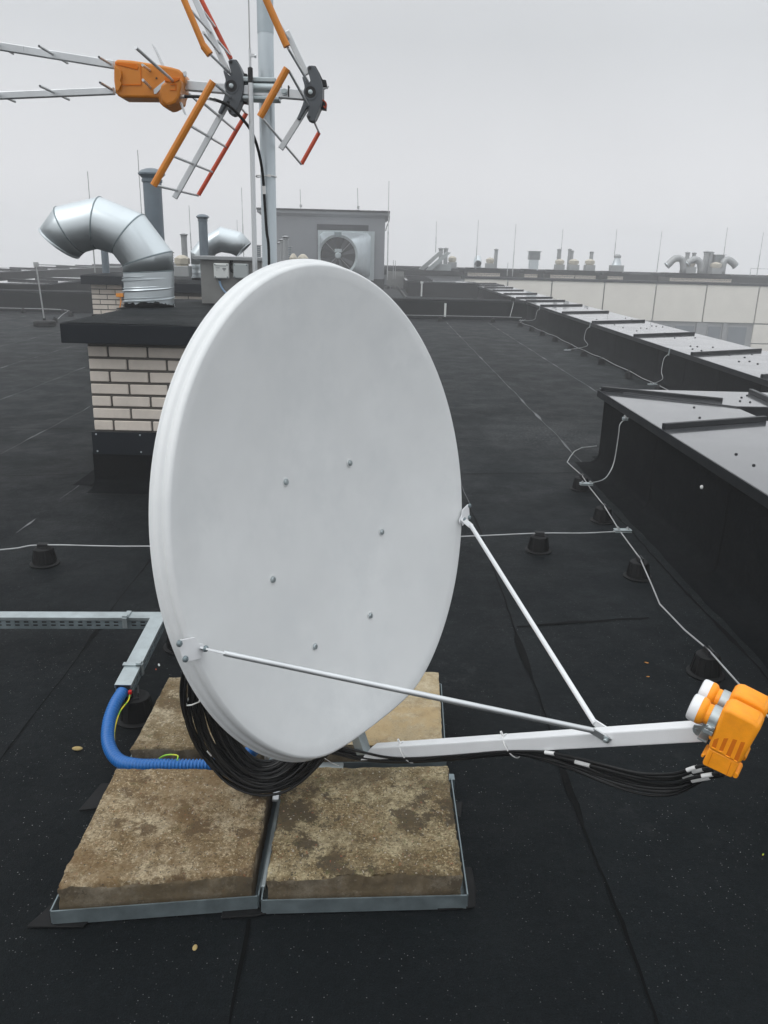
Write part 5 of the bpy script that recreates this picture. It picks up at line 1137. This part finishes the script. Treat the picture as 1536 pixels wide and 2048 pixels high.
# ------------------------------------------------------------------ haze
mb = MB(); mb.box((-200, -200, -13.4), (200, 200, 6.5)); hz = mb.build('haze', pm('haze_air', (1,1,1)), smooth=0); hz['kind'] = 'stuff'
m = bpy.data.materials.new('haze_volume'); m.use_nodes = True; nt = m.node_tree; nt.nodes.clear()
o = nt.nodes.new('ShaderNodeOutputMaterial'); pv = nt.nodes.new('ShaderNodeVolumePrincipled'); pv.inputs['Color'].default_value = (.98, .985, .995, 1); pv.inputs['Density'].default_value = .0062
pv.inputs['Anisotropy'].default_value = .2; nt.links.new(pv.outputs[0], o.inputs['Volume']); hz.data.materials.clear(); hz.data.materials.append(m)

# ------------------------------------------------------------------ light
EL, AZ = math.radians(48), math.radians(238)
w = bpy.data.worlds.new('World'); bpy.context.scene.world = w; w.use_nodes = True; nt = w.node_tree; L = nt.links
bg = nt.nodes['Background']; sky = nt.nodes.new('ShaderNodeTexSky'); sky.sky_type = 'NISHITA'; sky.sun_disc = False; sky.sun_elevation = EL; sky.sun_rotation = AZ; sky.dust_density = 5; sky.air_density = 1.0
tc = nt.nodes.new('ShaderNodeTexCoord'); sp = nt.nodes.new('ShaderNodeSeparateXYZ'); mxn = nt.nodes.new('ShaderNodeMath'); mxn.operation = 'MAXIMUM'; mxn.inputs[1].default_value = .04; cb_ = nt.nodes.new('ShaderNodeCombineXYZ')
L.new(tc.outputs['Generated'], sp.inputs[0]); L.new(sp.outputs[0], cb_.inputs[0]); L.new(sp.outputs[1], cb_.inputs[1]); L.new(sp.outputs[2], mxn.inputs[0]); L.new(mxn.outputs[0], cb_.inputs[2]); L.new(cb_.outputs[0], sky.inputs[0])
hs = nt.nodes.new('ShaderNodeHueSaturation'); hs.inputs['Saturation'].default_value = .15; L.new(sky.outputs[0], hs.inputs['Color'])
mx = nt.nodes.new('ShaderNodeMix'); mx.data_type = 'RGBA'; mx.inputs['Factor'].default_value = .88; L.new(hs.outputs[0], mx.inputs['A'])
cr = nt.nodes.new('ShaderNodeValToRGB'); L.new(sp.outputs[2], cr.inputs[0]); el = cr.color_ramp.elements
el[0].position = 0; el[0].color = (.292, .295, .304, 1); el[1].position = 1; el[1].color = (.56, .58, .60, 1)
for p_, c_ in ((.08, (.280, .283, .292)), (.22, (.228, .235, .244)), (.36, (.245, .252, .260)), (.6, (.42, .435, .45))):
    e_ = el.new(p_); e_.color = (*c_, 1)
cn_ = nt.nodes.new('ShaderNodeTexNoise'); cn_.inputs['Scale'].default_value = 2.2; cn_.inputs['Detail'].default_value = 5; L.new(tc.outputs['Generated'], cn_.inputs['Vector'])
cm_ = nt.nodes.new('ShaderNodeMapRange'); cm_.inputs[1].default_value = .3; cm_.inputs[2].default_value = .7; cm_.inputs[3].default_value = 29.6; cm_.inputs[4].default_value = 32.4; L.new(cn_.outputs['Fac'], cm_.inputs[0])
sv = nt.nodes.new('ShaderNodeVectorMath'); sv.operation = 'SCALE'; L.new(cm_.outputs[0], sv.inputs['Scale']); L.new(cr.outputs[0], sv.inputs[0]); L.new(sv.outputs[0], mx.inputs['B'])
L.new(mx.outputs['Result'], bg.inputs['Color']); bg.inputs['Strength'].default_value = .1
sl = bpy.data.lights.new('sun', 'SUN'); sl.energy = .65; sl.angle = math.radians(35); sl.color = (1, .98, .95); so = bpy.data.objects.new('sun', sl); C.objects.link(so)
dv = V((math.sin(AZ)*math.cos(EL), math.cos(AZ)*math.cos(EL), math.sin(EL))); so.rotation_euler = dv.to_track_quat('Z', 'Y').to_euler()
sc = bpy.context.scene
sc.view_settings.view_transform = 'Standard'; sc.view_settings.look = 'None'; sc.view_settings.gamma = 1; sc.view_settings.exposure = 0
sc.cycles.volume_bounces = 2; sc.cycles.max_bounces = 8
